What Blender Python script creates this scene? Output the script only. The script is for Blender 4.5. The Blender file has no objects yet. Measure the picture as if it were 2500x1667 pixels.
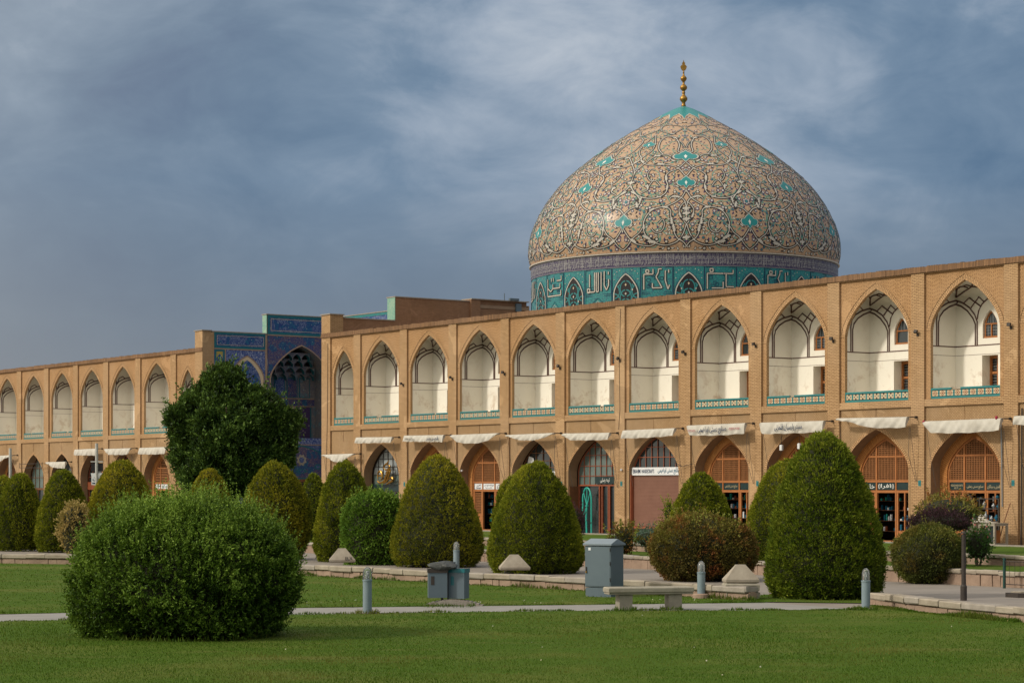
import bpy, math, random
import numpy as np
from mathutils import Matrix, Vector
random.seed(7); rng = np.random.default_rng(11)
scene = bpy.context.scene
COL = scene.collection
PI = math.pi

# ---------------------------------------------------------------- layout frame
# camera eye 2.4 m up looking along +Y; the arcade front is a vertical plane.
F = 5300.0; HX = 1188.0; EYE = 2.4
PX, PY = 19.42, 86.5
ex, ey = .5827, -.8127          # along the arcade (towards the viewer)
nx, ny = .8127, .5827           # into the arcade
ANG = math.atan2(ey, ex)
FM = Matrix.Translation((PX, PY, 0)) @ Matrix.Rotation(ANG, 4, 'Z')
def tx(x, d=0.0):
    k = (x-1250)/F; ax = PX+nx*d; ay = PY+ny*d
    return (ay*k-ax)/(ex-ey*k)
def tz(x, y, d=0.0):
    return EYE+(HX-y)/F*(PY+ey*tx(x, d)+ny*d)
def gnd(x, y, z=0.0):
    Y = (EYE-z)*F/(y-HX); return ((x-1250)/F*Y, Y)
def fw(t, d, z=0.0):
    v = FM @ Vector((t, d, z)); return v

# ---------------------------------------------------------------- objects
def setp(o, label=None, cat=None, group=None, kind=None):
    if label: o['label'] = label
    if cat: o['category'] = cat
    if group: o['group'] = group
    if kind: o['kind'] = kind
    return o
def root(name, label, cat, M=None, group=None):
    o = bpy.data.objects.new(name, None); COL.objects.link(o)
    o.empty_display_size = .3
    if M is not None: o.matrix_world = M
    return setp(o, label, cat, group)
def T(x, y, z=0, rz=0):
    return Matrix.Translation((x, y, z)) @ Matrix.Rotation(rz, 4, 'Z')
def FT(t, d, z=0, rz=0):
    return FM @ T(t, d, z, rz)

class MB:
    def __init__(s): s.v = []; s.f = []; s.m = []; s.uv = []; s.has_uv = False
    def face(s, pts, mi=0, uv=None):
        n = len(s.v); s.v += [tuple(p) for p in pts]; s.f.append(tuple(range(n, n+len(pts)))); s.m.append(mi)
        if uv: s.has_uv = True; s.uv.append(uv)
        else: s.uv.append([(0, 0)]*len(pts))
    def box(s, x0, x1, y0, y1, z0, z1, mi=0, M=None):
        p = [(x0,y0,z0),(x1,y0,z0),(x1,y1,z0),(x0,y1,z0),(x0,y0,z1),(x1,y0,z1),(x1,y1,z1),(x0,y1,z1)]
        if M is not None: p = [tuple(M @ Vector(q)) for q in p]
        n = len(s.v); s.v += p
        for q in ((0,3,2,1),(4,5,6,7),(0,1,5,4),(1,2,6,5),(2,3,7,6),(3,0,4,7)):
            s.f.append(tuple(n+i for i in q)); s.m.append(mi); s.uv.append([(0,0)]*4)
    def cbox(s, x0, x1, y0, y1, z0, z1, c=.02, mi=0, jit=0.0):
        """box with chamfered upper/lower rims and optional irregular corners"""
        n = len(s.v); R = lambda: random.uniform(-jit, jit)
        rings = []
        for z, i in ((z0, c), (z0+c, 0), (z1-c, 0), (z1, c)):
            r = []
            for (a, b) in ((x0+i, y0+i), (x1-i, y0+i), (x1-i, y1-i), (x0+i, y1-i)):
                r.append(len(s.v)); s.v.append((a+R(), b+R(), z+R()*.6))
            rings.append(r)
        for a, b in zip(rings, rings[1:]):
            for k in range(4):
                s.f.append((a[k], a[(k+1) % 4], b[(k+1) % 4], b[k])); s.m.append(mi); s.uv.append([(0,0)]*4)
        s.f.append(tuple(rings[0][::-1])); s.m.append(mi); s.uv.append([(0,0)]*4)
        s.f.append(tuple(rings[-1])); s.m.append(mi); s.uv.append([(0,0)]*4)
    def tube(s, pts, r, n=6, mi=0, caps=True):
        pts = [Vector(p) for p in pts]
        rr = r if isinstance(r, (list, tuple)) else [r]*len(pts)
        rings = []
        for i, p in enumerate(pts):
            d = (pts[min(i+1, len(pts)-1)]-pts[max(i-1, 0)]).normalized()
            up = Vector((0, 0, 1)) if abs(d.z) < .9 else Vector((1, 0, 0))
            a = d.cross(up).normalized(); b = a.cross(d)
            ring = []
            for k in range(n):
                w = 2*PI*k/n; ring.append(len(s.v)); s.v.append(tuple(p+(a*math.cos(w)+b*math.sin(w))*rr[i]))
            rings.append(ring)
        for a, b in zip(rings, rings[1:]):
            for k in range(n):
                s.f.append((a[k], b[k], b[(k+1) % n], a[(k+1) % n])); s.m.append(mi); s.uv.append([(0,0)]*4)
        if caps:
            s.f.append(tuple(rings[0])); s.m.append(mi); s.uv.append([(0,0)]*n)
            s.f.append(tuple(rings[-1][::-1])); s.m.append(mi); s.uv.append([(0,0)]*n)
    def lathe(s, prof, n=24, c=(0, 0, 0), mi=0, a0=0.0):
        rings = []
        for r, z in prof:
            ring = []
            for k in range(n):
                w = a0+2*PI*k/n; ring.append(len(s.v)); s.v.append((c[0]+r*math.cos(w), c[1]+r*math.sin(w), c[2]+z))
            rings.append(ring)
        for a, b in zip(rings, rings[1:]):
            for k in range(n):
                s.f.append((a[k], a[(k+1) % n], b[(k+1) % n], b[k])); s.m.append(mi); s.uv.append([(0,0)]*4)
    def prism(s, poly, z0, z1, mi=0):
        n = len(poly); b = len(s.v)
        s.v += [(x, y, z0) for x, y in poly]+[(x, y, z1) for x, y in poly]
        s.f.append(tuple(b+i for i in range(n))[::-1]); s.f.append(tuple(b+n+i for i in range(n)))
        s.m += [mi, mi]; s.uv += [[(0,0)]*n]*2
        for i in range(n):
            j = (i+1) % n; s.f.append((b+i, b+j, b+n+j, b+n+i)); s.m.append(mi); s.uv.append([(0,0)]*4)
    def build(s, name, mats, parent=None, smooth=False, M=None):
        me = bpy.data.meshes.new(name); me.from_pydata(s.v, [], s.f)
        if not isinstance(mats, (list, tuple)): mats = [mats]
        for m in mats: me.materials.append(m)
        me.polygons.foreach_set('material_index', s.m)
        if s.has_uv:
            u = me.uv_layers.new(name='UVMap'); flat = [c for f in s.uv for p in f for c in p]
            u.data.foreach_set('uv', flat)
        if smooth: me.polygons.foreach_set('use_smooth', [True]*len(s.f))
        me.update()
        o = bpy.data.objects.new(name, me); COL.objects.link(o)
        if M is not None: o.matrix_world = M
        if parent is not None: o.parent = parent
        return o
def structure(name, mb, mats, **k):
    o = mb.build(name, mats, **k); o['kind'] = 'structure'; return o

# ---------------------------------------------------------------- materials
def nodes(name):
    m = bpy.data.materials.new(name); m.use_nodes = True
    nt = m.node_tree; return m, nt, nt.nodes, nt.links, nt.nodes['Principled BSDF']
def col4(c): return (c[0], c[1], c[2], 1)
def add(nt, typ, **k):
    n = nt.nodes.new(typ)
    for a, b in k.items():
        if a.startswith('i_'): n.inputs[a[2:].replace('_', ' ')].default_value = b
        else: setattr(n, a, b)
    return n
def mixc(nt, fac, a, b, blend='MIX'):
    n = nt.nodes.new('ShaderNodeMix'); n.data_type = 'RGBA'; n.blend_type = blend
    for sock, v in ((n.inputs[0], fac), (n.inputs[6], a), (n.inputs[7], b)):
        if hasattr(v, 'is_output'): nt.links.new(v, sock)
        elif isinstance(v, (int, float)): sock.default_value = v
        else: sock.default_value = col4(v)
    return n.outputs[2]
def mathn(nt, op, a, b=0.0, c=0.0):
    n = nt.nodes.new('ShaderNodeMath'); n.operation = op
    for s, v in zip(n.inputs, (a, b, c)):
        if hasattr(v, 'is_output'): nt.links.new(v, s)
        else: s.default_value = v
    return n.outputs[0]
def noise(nt, scale, detail=4, rough=.6, vec=None, dist=0.0):
    n = nt.nodes.new('ShaderNodeTexNoise'); n.inputs['Scale'].default_value = scale
    n.inputs['Detail'].default_value = detail; n.inputs['Roughness'].default_value = rough
    n.inputs['Distortion'].default_value = dist
    if vec is not None: nt.links.new(vec, n.inputs['Vector'])
    return n.outputs['Fac']
def objco(nt):
    return nt.nodes.new('ShaderNodeTexCoord').outputs['Object']
def ramp(nt, fac, stops):
    n = nt.nodes.new('ShaderNodeValToRGB'); cr = n.color_ramp
    while len(cr.elements) < len(stops): cr.elements.new(.5)
    for e, (p, c) in zip(cr.elements, stops): e.position = p; e.color = col4(c) if len(c) == 3 else c
    nt.links.new(fac, n.inputs[0]); return n.outputs[0]
def bump(nt, bs, h, strength=.3, dist=.02):
    b = nt.nodes.new('ShaderNodeBump'); b.inputs['Strength'].default_value = strength; b.inputs['Distance'].default_value = dist
    nt.links.new(h, b.inputs['Height']); nt.links.new(b.outputs[0], bs.inputs['Normal'])
def pmat(name, c, c2=None, scale=2.0, rough=.8, metal=0.0, bmp=0.0, bscale=20.0, spec=.3, coat=0.0):
    m, nt, N, L, bs = nodes(name)
    co = objco(nt); c2 = c2 or tuple(x*.8 for x in c)
    f = noise(nt, scale, 5, .65, co)
    f2 = mathn(nt, 'MULTIPLY_ADD', f, 2.2, -.6)
    nt.nodes[-1].use_clamp = True
    L.new(mixc(nt, f2, c, c2), bs.inputs['Base Color'])
    bs.inputs['Roughness'].default_value = rough; bs.inputs['Metallic'].default_value = metal
    bs.inputs['Specular IOR Level'].default_value = spec; bs.inputs['Coat Weight'].default_value = coat
    if bmp: bump(nt, bs, noise(nt, bscale, 4, .6, co), bmp, .02)
    return m
def brickmat(name, c1, c2, mortar, bw=.23, bh=.066, ms=.011, mode='run', uv=False, stain=.5):
    m, nt, N, L, bs = nodes(name)
    tc = nt.nodes.new('ShaderNodeTexCoord')
    co = tc.outputs['Object']
    sp = nt.nodes.new('ShaderNodeSeparateXYZ'); L.new(tc.outputs['UV'] if uv else co, sp.inputs[0])
    cb = nt.nodes.new('ShaderNodeCombineXYZ')
    if uv: L.new(sp.outputs[0], cb.inputs[0]); L.new(sp.outputs[1], cb.inputs[1])
    else:
        h = mathn(nt, 'ADD', sp.outputs[0], sp.outputs[1])
        if mode == 'run': L.new(h, cb.inputs[0]); L.new(sp.outputs[2], cb.inputs[1])
        elif mode == 'vert':   # upright bricks
            L.new(sp.outputs[2], cb.inputs[0]); L.new(h, cb.inputs[1])
        else:                  # chevron courses
            pp = mathn(nt, 'PINGPONG', h, .32)
            L.new(mathn(nt, 'ADD', sp.outputs[2], pp), cb.inputs[1]); L.new(h, cb.inputs[0])
    b = nt.nodes.new('ShaderNodeTexBrick'); L.new(cb.outputs[0], b.inputs['Vector'])
    b.inputs['Color1'].default_value = col4(c1); b.inputs['Color2'].default_value = col4(c2); b.inputs['Mortar'].default_value = col4(mortar)
    b.inputs['Scale'].default_value = 1; b.inputs['Mortar Size'].default_value = ms; b.inputs['Mortar Smooth'].default_value = .3
    b.inputs['Brick Width'].default_value = bw; b.inputs['Row Height'].default_value = bh; b.inputs['Bias'].default_value = 0
    n1 = noise(nt, .55, 6, .7, co); n2 = noise(nt, 3.5, 5, .7, co)
    fine = noise(nt, 14, 3, .7, co)
    c = mixc(nt, mathn(nt, 'MULTIPLY', mathn(nt, 'SUBTRACT', fine, .3), .9), b.outputs['Color'], tuple(x*.55 for x in c1))
    s = mathn(nt, 'MULTIPLY_ADD', n1, 2.6, -1.15); nt.nodes[-1].use_clamp = True
    c = mixc(nt, mathn(nt, 'MULTIPLY', s, stain), c, tuple(x*.62 for x in c2))
    mp = nt.nodes.new('ShaderNodeMapping'); mp.inputs['Scale'].default_value = (1, 1, .14); L.new(co, mp.inputs[0]); n5 = noise(nt, 1.9, 5, .7, mp.outputs[0])
    s5 = mathn(nt, 'MULTIPLY_ADD', n5, 4.5, -2.5); nt.nodes[-1].use_clamp = True
    c = mixc(nt, mathn(nt, 'MULTIPLY', s5, .5), c, tuple(x*.5 for x in c2))
    s2 = mathn(nt, 'MULTIPLY_ADD', n2, 3.5, -2.1); nt.nodes[-1].use_clamp = True
    c = mixc(nt, mathn(nt, 'MULTIPLY', s2, stain*.7), c, tuple(min(1, x*1.3+.03) for x in c1))
    n6 = noise(nt, .23, 4, .6, co); s6 = mathn(nt, 'MULTIPLY_ADD', n6, 4, -1.7); nt.nodes[-1].use_clamp = True
    c = mixc(nt, mathn(nt, 'MULTIPLY', s6, .38), c, tuple(q*w for q, w in zip(c1, (.80, .90, 1.12))))      # duller repaired stretches
    n7 = noise(nt, .5, 3, .5, co, .8); s7 = mathn(nt, 'GREATER_THAN', n7, .635)
    c = mixc(nt, mathn(nt, 'MULTIPLY', s7, .30), c, tuple(min(1, q*w) for q, w in zip(c1, (1.12, 1.18, 1.3))))
    L.new(c, bs.inputs['Base Color']); bs.inputs['Roughness'].default_value = .9; bs.inputs['Specular IOR Level'].default_value = .15
    bump(nt, bs, mathn(nt, 'SUBTRACT', fine, mathn(nt, 'MULTIPLY', b.outputs['Fac'], 1.5)), .35, .02)
    return m
BR1 = (.59, .375, .19); BR2 = (.45, .28, .135)
M = {}
M['brick'] = brickmat('pale_brick', BR1, BR2, (.19, .11, .06), ms=.014)
M['brick_up'] = brickmat('upright_brick', (.56, .335, .16), (.46, .265, .12), (.2, .12, .06), mode='vert')
M['brick_chev'] = brickmat('chevron_brick', (.58, .345, .165), (.46, .265, .12), (.18, .10, .05), mode='chev', bw=.2, bh=.075, ms=.014)
M['brick_arch'] = brickmat('arch_brick', (.62, .375, .185), (.47, .28, .13), (.16, .095, .05), uv=True, bw=.3, bh=.10, ms=.022)
M['brick_low'] = brickmat('lower_panel_brick', (.48, .31, .16), (.39, .245, .12), (.22, .14, .075), mode='vert', bw=.12, bh=.07, stain=.7)
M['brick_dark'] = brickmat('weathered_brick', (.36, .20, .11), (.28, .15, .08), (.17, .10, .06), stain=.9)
M['cap'] = brickmat('coping_brick', (.36, .20, .10), (.20, .115, .065), (.09, .06, .04), mode='vert', bw=.5, bh=.075, ms=.016, stain=.8)
M['ring_wood'] = brickmat('orange_brick_ring', (.52, .23, .07), (.42, .17, .05), (.2, .08, .03), uv=True, bw=.5, bh=.09)
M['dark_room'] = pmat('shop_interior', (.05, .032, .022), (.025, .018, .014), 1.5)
M['roof'] = pmat('roof_clay', (.33, .23, .15), (.25, .17, .11), 1.0)
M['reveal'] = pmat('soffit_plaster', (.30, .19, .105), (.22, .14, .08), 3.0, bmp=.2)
def plaster():
    m, nt, N, L, bs = nodes('white_plaster'); co = objco(nt)
    sp = nt.nodes.new('ShaderNodeSeparateXYZ'); L.new(co, sp.inputs[0])
    n1 = noise(nt, .9, 6, .7, co, .6); n2 = noise(nt, 4, 6, .75, co)
    base = mixc(nt, mathn(nt, 'MULTIPLY', noise(nt, 1.2, 3, .6, co), .5), (.86, .82, .72), (.76, .70, .585))
    low = mathn(nt, 'MAXIMUM', mathn(nt, 'MULTIPLY_ADD', sp.outputs[2], -.42, 3.55), .18); nt.nodes[-1].use_clamp = True   # damp stains low on the walls
    f = mathn(nt, 'MULTIPLY_ADD', mathn(nt, 'MULTIPLY_ADD', n1, .75, mathn(nt, 'MULTIPLY', n2, .35)), 9, -5.1); nt.nodes[-1].use_clamp = True
    f = mathn(nt, 'MULTIPLY', f, low)
    c = mixc(nt, mathn(nt, 'MULTIPLY', f, .75), base, (.42, .27, .155))
    L.new(c, bs.inputs['Base Color']); bs.inputs['Roughness'].default_value = .85; bs.inputs['Specular IOR Level'].default_value = .2
    bump(nt, bs, n2, .15, .02); return m
M['plaster'] = plaster()
M['plaster_line'] = pmat('brown_rib_paint', (.10, .055, .05), (.15, .08, .06), 4)
M['teal'] = pmat('turquoise_tile', (.012, .215, .21), (.02, .16, .175), 5, rough=.35, spec=.5)
M['teal_dark'] = pmat('deep_teal_tile', (.012, .15, .17), (.01, .10, .13), 5, rough=.35, spec=.5)
M['cream'] = pmat('cream_tile', (.62, .50, .33), (.52, .40, .25), 8, rough=.4)
M['black'] = pmat('black_tile', (.02, .018, .02), None, 8, rough=.4)
M['redbrown'] = pmat('red_brown_tile', (.24, .07, .03), None, 8, rough=.4)
M['wood'] = pmat('orange_wood', (.42, .165, .05), (.30, .11, .035), 6, rough=.6, bmp=.1)
M['wood_dark'] = pmat('dark_wood', (.20, .085, .035), (.12, .05, .022), 6, rough=.6)
M['lattice'] = pmat('lattice_wood', (.33, .14, .05), (.24, .10, .035), 6, rough=.65)
M['redframe'] = pmat('red_painted_metal', (.34, .10, .045), (.24, .07, .035), 6, rough=.55)
M['iron'] = pmat('dark_iron', (.035, .032, .03), (.06, .045, .035), 8, rough=.6)
M['steel'] = pmat('grey_steel', (.30, .31, .31), (.22, .23, .24), 8, rough=.45, metal=.5)
M['greypaint'] = pmat('blue_grey_paint', (.115, .155, .18), (.09, .125, .15), 1.2, rough=.45, spec=.4, bmp=.03)
M['greypaint_roof'] = pmat('pale_grey_paint', (.21, .255, .285), (.18, .22, .25), 2, rough=.45)
M['bollard'] = pmat('bollard_paint', (.22, .28, .31), (.17, .225, .25), 3, rough=.5)
M['concrete'] = pmat('concrete', (.36, .32, .27), (.24, .21, .175), 5, bmp=.3, bscale=30)
M['stone'] = pmat('pale_stone', (.40, .35, .275), (.24, .20, .15), 2.2, bmp=.4, bscale=9)
M['stone_pink'] = pmat('pinkish_stone', (.36, .255, .185), (.24, .165, .12), 2.5, bmp=.5, bscale=8)
M['stone_cream'] = pmat('bench_stone', (.37, .335, .26), (.22, .20, .155), 3.5, bmp=.3, bscale=18)
M['white'] = pmat('white_cloth', (.60, .575, .51), (.43, .40, .34), 2.0, rough=.9, bmp=.2, bscale=12)
M['whitesign'] = pmat('white_sign', (.75, .76, .76), (.66, .67, .67), 3, rough=.4)
M['ink'] = pmat('navy_lettering', (.012, .035, .09), None, 5)
M['inkred'] = pmat('red_lettering', (.35, .03, .06), None, 5)
M['inkblue'] = pmat('blue_lettering', (.01, .12, .20), None, 5)
M['inkwhite'] = pmat('white_lettering', (.75, .75, .70), None, 5)
M['inkgold'] = pmat('gilt_lettering', (.5, .42, .26), None, 5)
M['darksign'] = pmat('dark_sign', (.012, .03, .032), (.02, .04, .04), 3, rough=.3)
M['gold'] = pmat('gilded_metal', (.44, .25, .06), (.24, .13, .03), 6, rough=.4, metal=.85)
M['shutter'] = pmat('brown_shutter', (.25, .125, .085), (.20, .095, .065), 1.5, rough=.6)
M['rope'] = pmat('rope', (.10, .085, .07), None, 8)
M['fencegreen'] = pmat('dark_green_paint', (.012, .055, .045), (.02, .05, .04), 4)
M['postwhite'] = pmat('off_white_paint', (.50, .49, .46), (.40, .39, .36), 4)
M['turq'] = pmat('turquoise_paint', (.03, .42, .33), (.03, .33, .27), 4, rough=.5)
def glassmat(name, c, rough=.08):
    m, nt, N, L, bs = nodes(name); co = objco(nt)
    L.new(mixc(nt, noise(nt, 1.1, 4, .6, co), c, tuple(x*.45 for x in c)), bs.inputs['Base Color'])
    bs.inputs['Roughness'].default_value = rough; bs.inputs['Specular IOR Level'].default_value = .7; return m
M['glass'] = glassmat('dark_glass', (.03, .042, .045))
M['glass_frosted'] = glassmat('frosted_glass', (.42, .47, .48), .4)  # whitish frosted panes
M['glass_green'] = glassmat('green_glass', (.16, .22, .20), .2)
M['bulb'] = glassmat('lamp_glass', (.34, .36, .34), .15)
def clearglass():
    m, nt, N, L, bs = nodes('clear_lamp_cover')
    bs.inputs['Base Color'].default_value = (.8, .85, .85, 1); bs.inputs['Roughness'].default_value = .08
    bs.inputs['Transmission Weight'].default_value = .9; bs.inputs['IOR'].default_value = 1.2; return m
M['clear'] = clearglass()
def tilemat(name, base, c2, c3, s1=9.0, th=.53, th2=.62):
    m, nt, N, L, bs = nodes(name); co = objco(nt)
    n1 = noise(nt, s1, 3, .55, co, 1.4)
    v = nt.nodes.new('ShaderNodeTexVoronoi'); v.inputs['Scale'].default_value = s1*.55; L.new(co, v.inputs['Vector'])
    f1 = mathn(nt, 'ABSOLUTE', mathn(nt, 'SUBTRACT', n1, .5))
    l1 = mathn(nt, 'MULTIPLY_ADD', f1, -45, 1.6); nt.nodes[-1].use_clamp = True
    l2 = mathn(nt, 'MULTIPLY_ADD', v.outputs['Distance'], -14, 2.6); nt.nodes[-1].use_clamp = True
    tint = mixc(nt, mathn(nt, 'GREATER_THAN', noise(nt, 1.7, 2, .5, co), .55), c2, c3)
    c = mixc(nt, mathn(nt, 'MULTIPLY', l1, .8), base, tint)
    c = mixc(nt, mathn(nt, 'MULTIPLY', l2, .8), c, mixc(nt, .5, c3, (.5, .45, .35)))
    L.new(c, bs.inputs['Base Color']); bs.inputs['Roughness'].default_value = .3; bs.inputs['Specular IOR Level'].default_value = .4
    return m
M['bluetile'] = tilemat('blue_floral_tile', (.022, .050, .185), (.32, .37, .44), (.02, .22, .27), 7)
M['bluetile2'] = tilemat('blue_gold_floral_tile', (.026, .045, .155), (.34, .20, .08), (.03, .24, .26), 9)
M['bluetile3'] = tilemat('blue_white_floral_tile', (.03, .06, .22), (.42, .46, .54), (.36, .42, .5), 5.5)
M['darktile'] = tilemat('dark_mosaic_tile', (.14, .14, .165), (.34, .28, .20), (.08, .30, .32), 5)
M['purpletile'] = tilemat('purple_marble', (.06, .035, .10), (.08, .05, .11), (.07, .05, .10), 5)
M['yellowtile'] = tilemat('yellow_tile', (.42, .30, .05), (.2, .12, .03), (.05, .2, .2), 9)
M['tilegreen'] = tilemat('pale_green_tile', (.22, .38, .28), (.05, .25, .22), (.35, .42, .3), 9)

# arch profile: drop below the apex as a share of the rise, by share of half width
AR = [(0, 0), (.1, .042), (.21, .094), (.35, .172), (.48, .27), (.62, .388), (.747, .515), (.85, .64), (.93, .765), (.975, .87), (1, 1)]
def arch(u, za, rise):
    u = min(1, abs(u))
    for (a, b), (c, d) in zip(AR, AR[1:]):
        if u <= c+1e-9: return za-rise*(b+(d-b)*(u-a)/(c-a))
    return za-rise
US = [-1, -.975, -.93, -.85, -.747, -.62, -.48, -.35, -.21, -.1, 0, .1, .21, .35, .48, .62, .747, .85, .93, .975, 1]
class Op:   # an opening in a wall: rectangle or pointed arch
    def __init__(s, cx, hw, z0, za, rise=0.0): s.cx, s.hw, s.z0, s.za, s.rise = cx, hw, z0, za, rise
    def xs(s): return [s.cx+u*s.hw for u in US] if s.rise else [s.cx-s.hw, s.cx+s.hw]
    def top(s, x): return arch((x-s.cx)/s.hw, s.za, s.rise) if s.rise else s.za
    def outline(s, grow=0.0, gz=None):
        gz = grow if gz is None else gz
        p = [(s.cx-s.hw-grow, s.z0)]
        if s.rise: p += [(s.cx+u*(s.hw+grow), arch(u, s.za+gz, s.rise+gz)) for u in US]
        else: p += [(s.cx-s.hw, s.za), (s.cx+s.hw, s.za)]
        return p+[(s.cx+s.hw+grow, s.z0)]
def wall_face(mb, xL, xR, zB, zT, ops, P, mi=0, flip=False, misplit=None):
    """flat wall between xL..xR, zB..zT with openings; P maps (x,z) to 3D. misplit=(z, mi_above)"""
    xs = sorted(set([round(xL, 5), round(xR, 5)]+[round(x, 5) for o in ops for x in o.xs()]))
    for a, b in zip(xs, xs[1:]):
        mid = (a+b)/2; cur_a = cur_b = zB
        act = sorted([o for o in ops if o.cx-o.hw < mid < o.cx+o.hw], key=lambda o: o.z0)
        segs = []
        for o in act:
            segs.append((cur_a, o.z0, cur_b, o.z0)); cur_a, cur_b = o.top(a), o.top(b)
        segs.append((cur_a, zT, cur_b, zT))
        for (a0, a1, b0, b1) in segs:
            if a1-a0 < 1e-4 and b1-b0 < 1e-4: continue
            m2 = mi
            if misplit and (a0+a1+b0+b1)/4 > misplit[0]: m2 = misplit[1]
            q = [P(a, a0), P(b, b0), P(b, b1), P(a, a1)]
            mb.face(q[::-1] if flip else q, m2)
def sweep(mb, pts, P0, P1, mi=0, closed=False):
    n = len(pts); rg = range(n if closed else n-1)
    for i in rg:
        a, b = pts[i], pts[(i+1) % n]
        mb.face([P0(*a), P0(*b), P1(*b), P1(*a)], mi)
def ring_face(mb, inner, outer, P, mi=0, uvw=.3):
    s = 0
    for (a, b, c, d) in zip(inner, inner[1:], outer, outer[1:]):
        l = math.hypot(d[0]-c[0], d[1]-c[1])
        mb.face([P(*a), P(*b), P(*d), P(*c)], mi, [(0, s), (0, s+l), (uvw, s+l), (uvw, s)]); s += l
FP = lambda y: (lambda x, z: (x, y, z))

# ---------------------------------------------------------------- lettering (Arabic letters joined by hand)
AF = {'ا':(0xFE8D,2),'آ':(0xFE81,2),'أ':(0xFE83,2),'إ':(0xFE87,2),'ب':(0xFE8F,4),'پ':(0xFB56,4),'ت':(0xFE95,4),'ث':(0xFE99,4),
'ج':(0xFE9D,4),'ح':(0xFEA1,4),'خ':(0xFEA5,4),'د':(0xFEA9,2),'ذ':(0xFEAB,2),'ر':(0xFEAD,2),'ز':(0xFEAF,2),'س':(0xFEB1,4),'ش':(0xFEB5,4),
'ص':(0xFEB9,4),'ض':(0xFEBD,4),'ط':(0xFEC1,4),'ع':(0xFEC9,4),'غ':(0xFECD,4),'ف':(0xFED1,4),'ق':(0xFED5,4),'ک':(0xFB8E,4),'ك':(0xFED9,4),
'گ':(0xFB92,4),'ل':(0xFEDD,4),'م':(0xFEE1,4),'ن':(0xFEE5,4),'ه':(0xFEE9,4),'و':(0xFEED,2),'ی':(0xFBFC,4),'ي':(0xFEF1,4),'ئ':(0xFE89,4)}
def shape_ar(s):
    out = []
    for i, ch in enumerate(s):
        if ch not in AF: out.append(ch); continue
        base, n = AF[ch]
        prev = i > 0 and s[i-1] in AF and AF[s[i-1]][1] == 4
        nxt = n == 4 and i+1 < len(s) and s[i+1] in AF
        k = (3 if nxt else 1) if prev else (2 if nxt else 0)
        out.append(chr(base+k))
    return ''.join(out[::-1])
_tc = {}
def glyphs(text, shear=0.0, bold=0.0):
    key = (text, shear, bold)
    if key in _tc: return _tc[key]
    c = bpy.data.curves.new('lettering', 'FONT'); c.body = text; c.resolution_u = 2; c.shear = shear; c.offset = bold
    o = bpy.data.objects.new('lettering', c); COL.objects.link(o)
    dg = bpy.context.evaluated_depsgraph_get(); me = bpy.data.meshes.new_from_object(o.evaluated_get(dg))
    V = [tuple(v.co) for v in me.vertices]; P = [tuple(p.vertices) for p in me.polygons]
    bpy.data.objects.remove(o); bpy.data.curves.remove(c); bpy.data.meshes.remove(me)
    if V:
        x0 = min(v[0] for v in V); x1 = max(v[0] for v in V); y0 = min(v[1] for v in V); y1 = max(v[1] for v in V)
        V = [((v[0]-x0)/(x1-x0), (v[1]-y0)/(y1-y0)) for v in V]
    _tc[key] = (V, P); return V, P
def text(mb, s, fn, mi=0, shear=0.0, bold=0.01):
    """fn maps unit square to 3D"""
    V, P = glyphs(s, shear, bold); n = len(mb.v); mb.v += [tuple(fn(*v)) for v in V]
    for p in P: mb.f.append(tuple(n+i for i in p)); mb.m.append(mi); mb.uv.append([(0,0)]*len(p))
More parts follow.
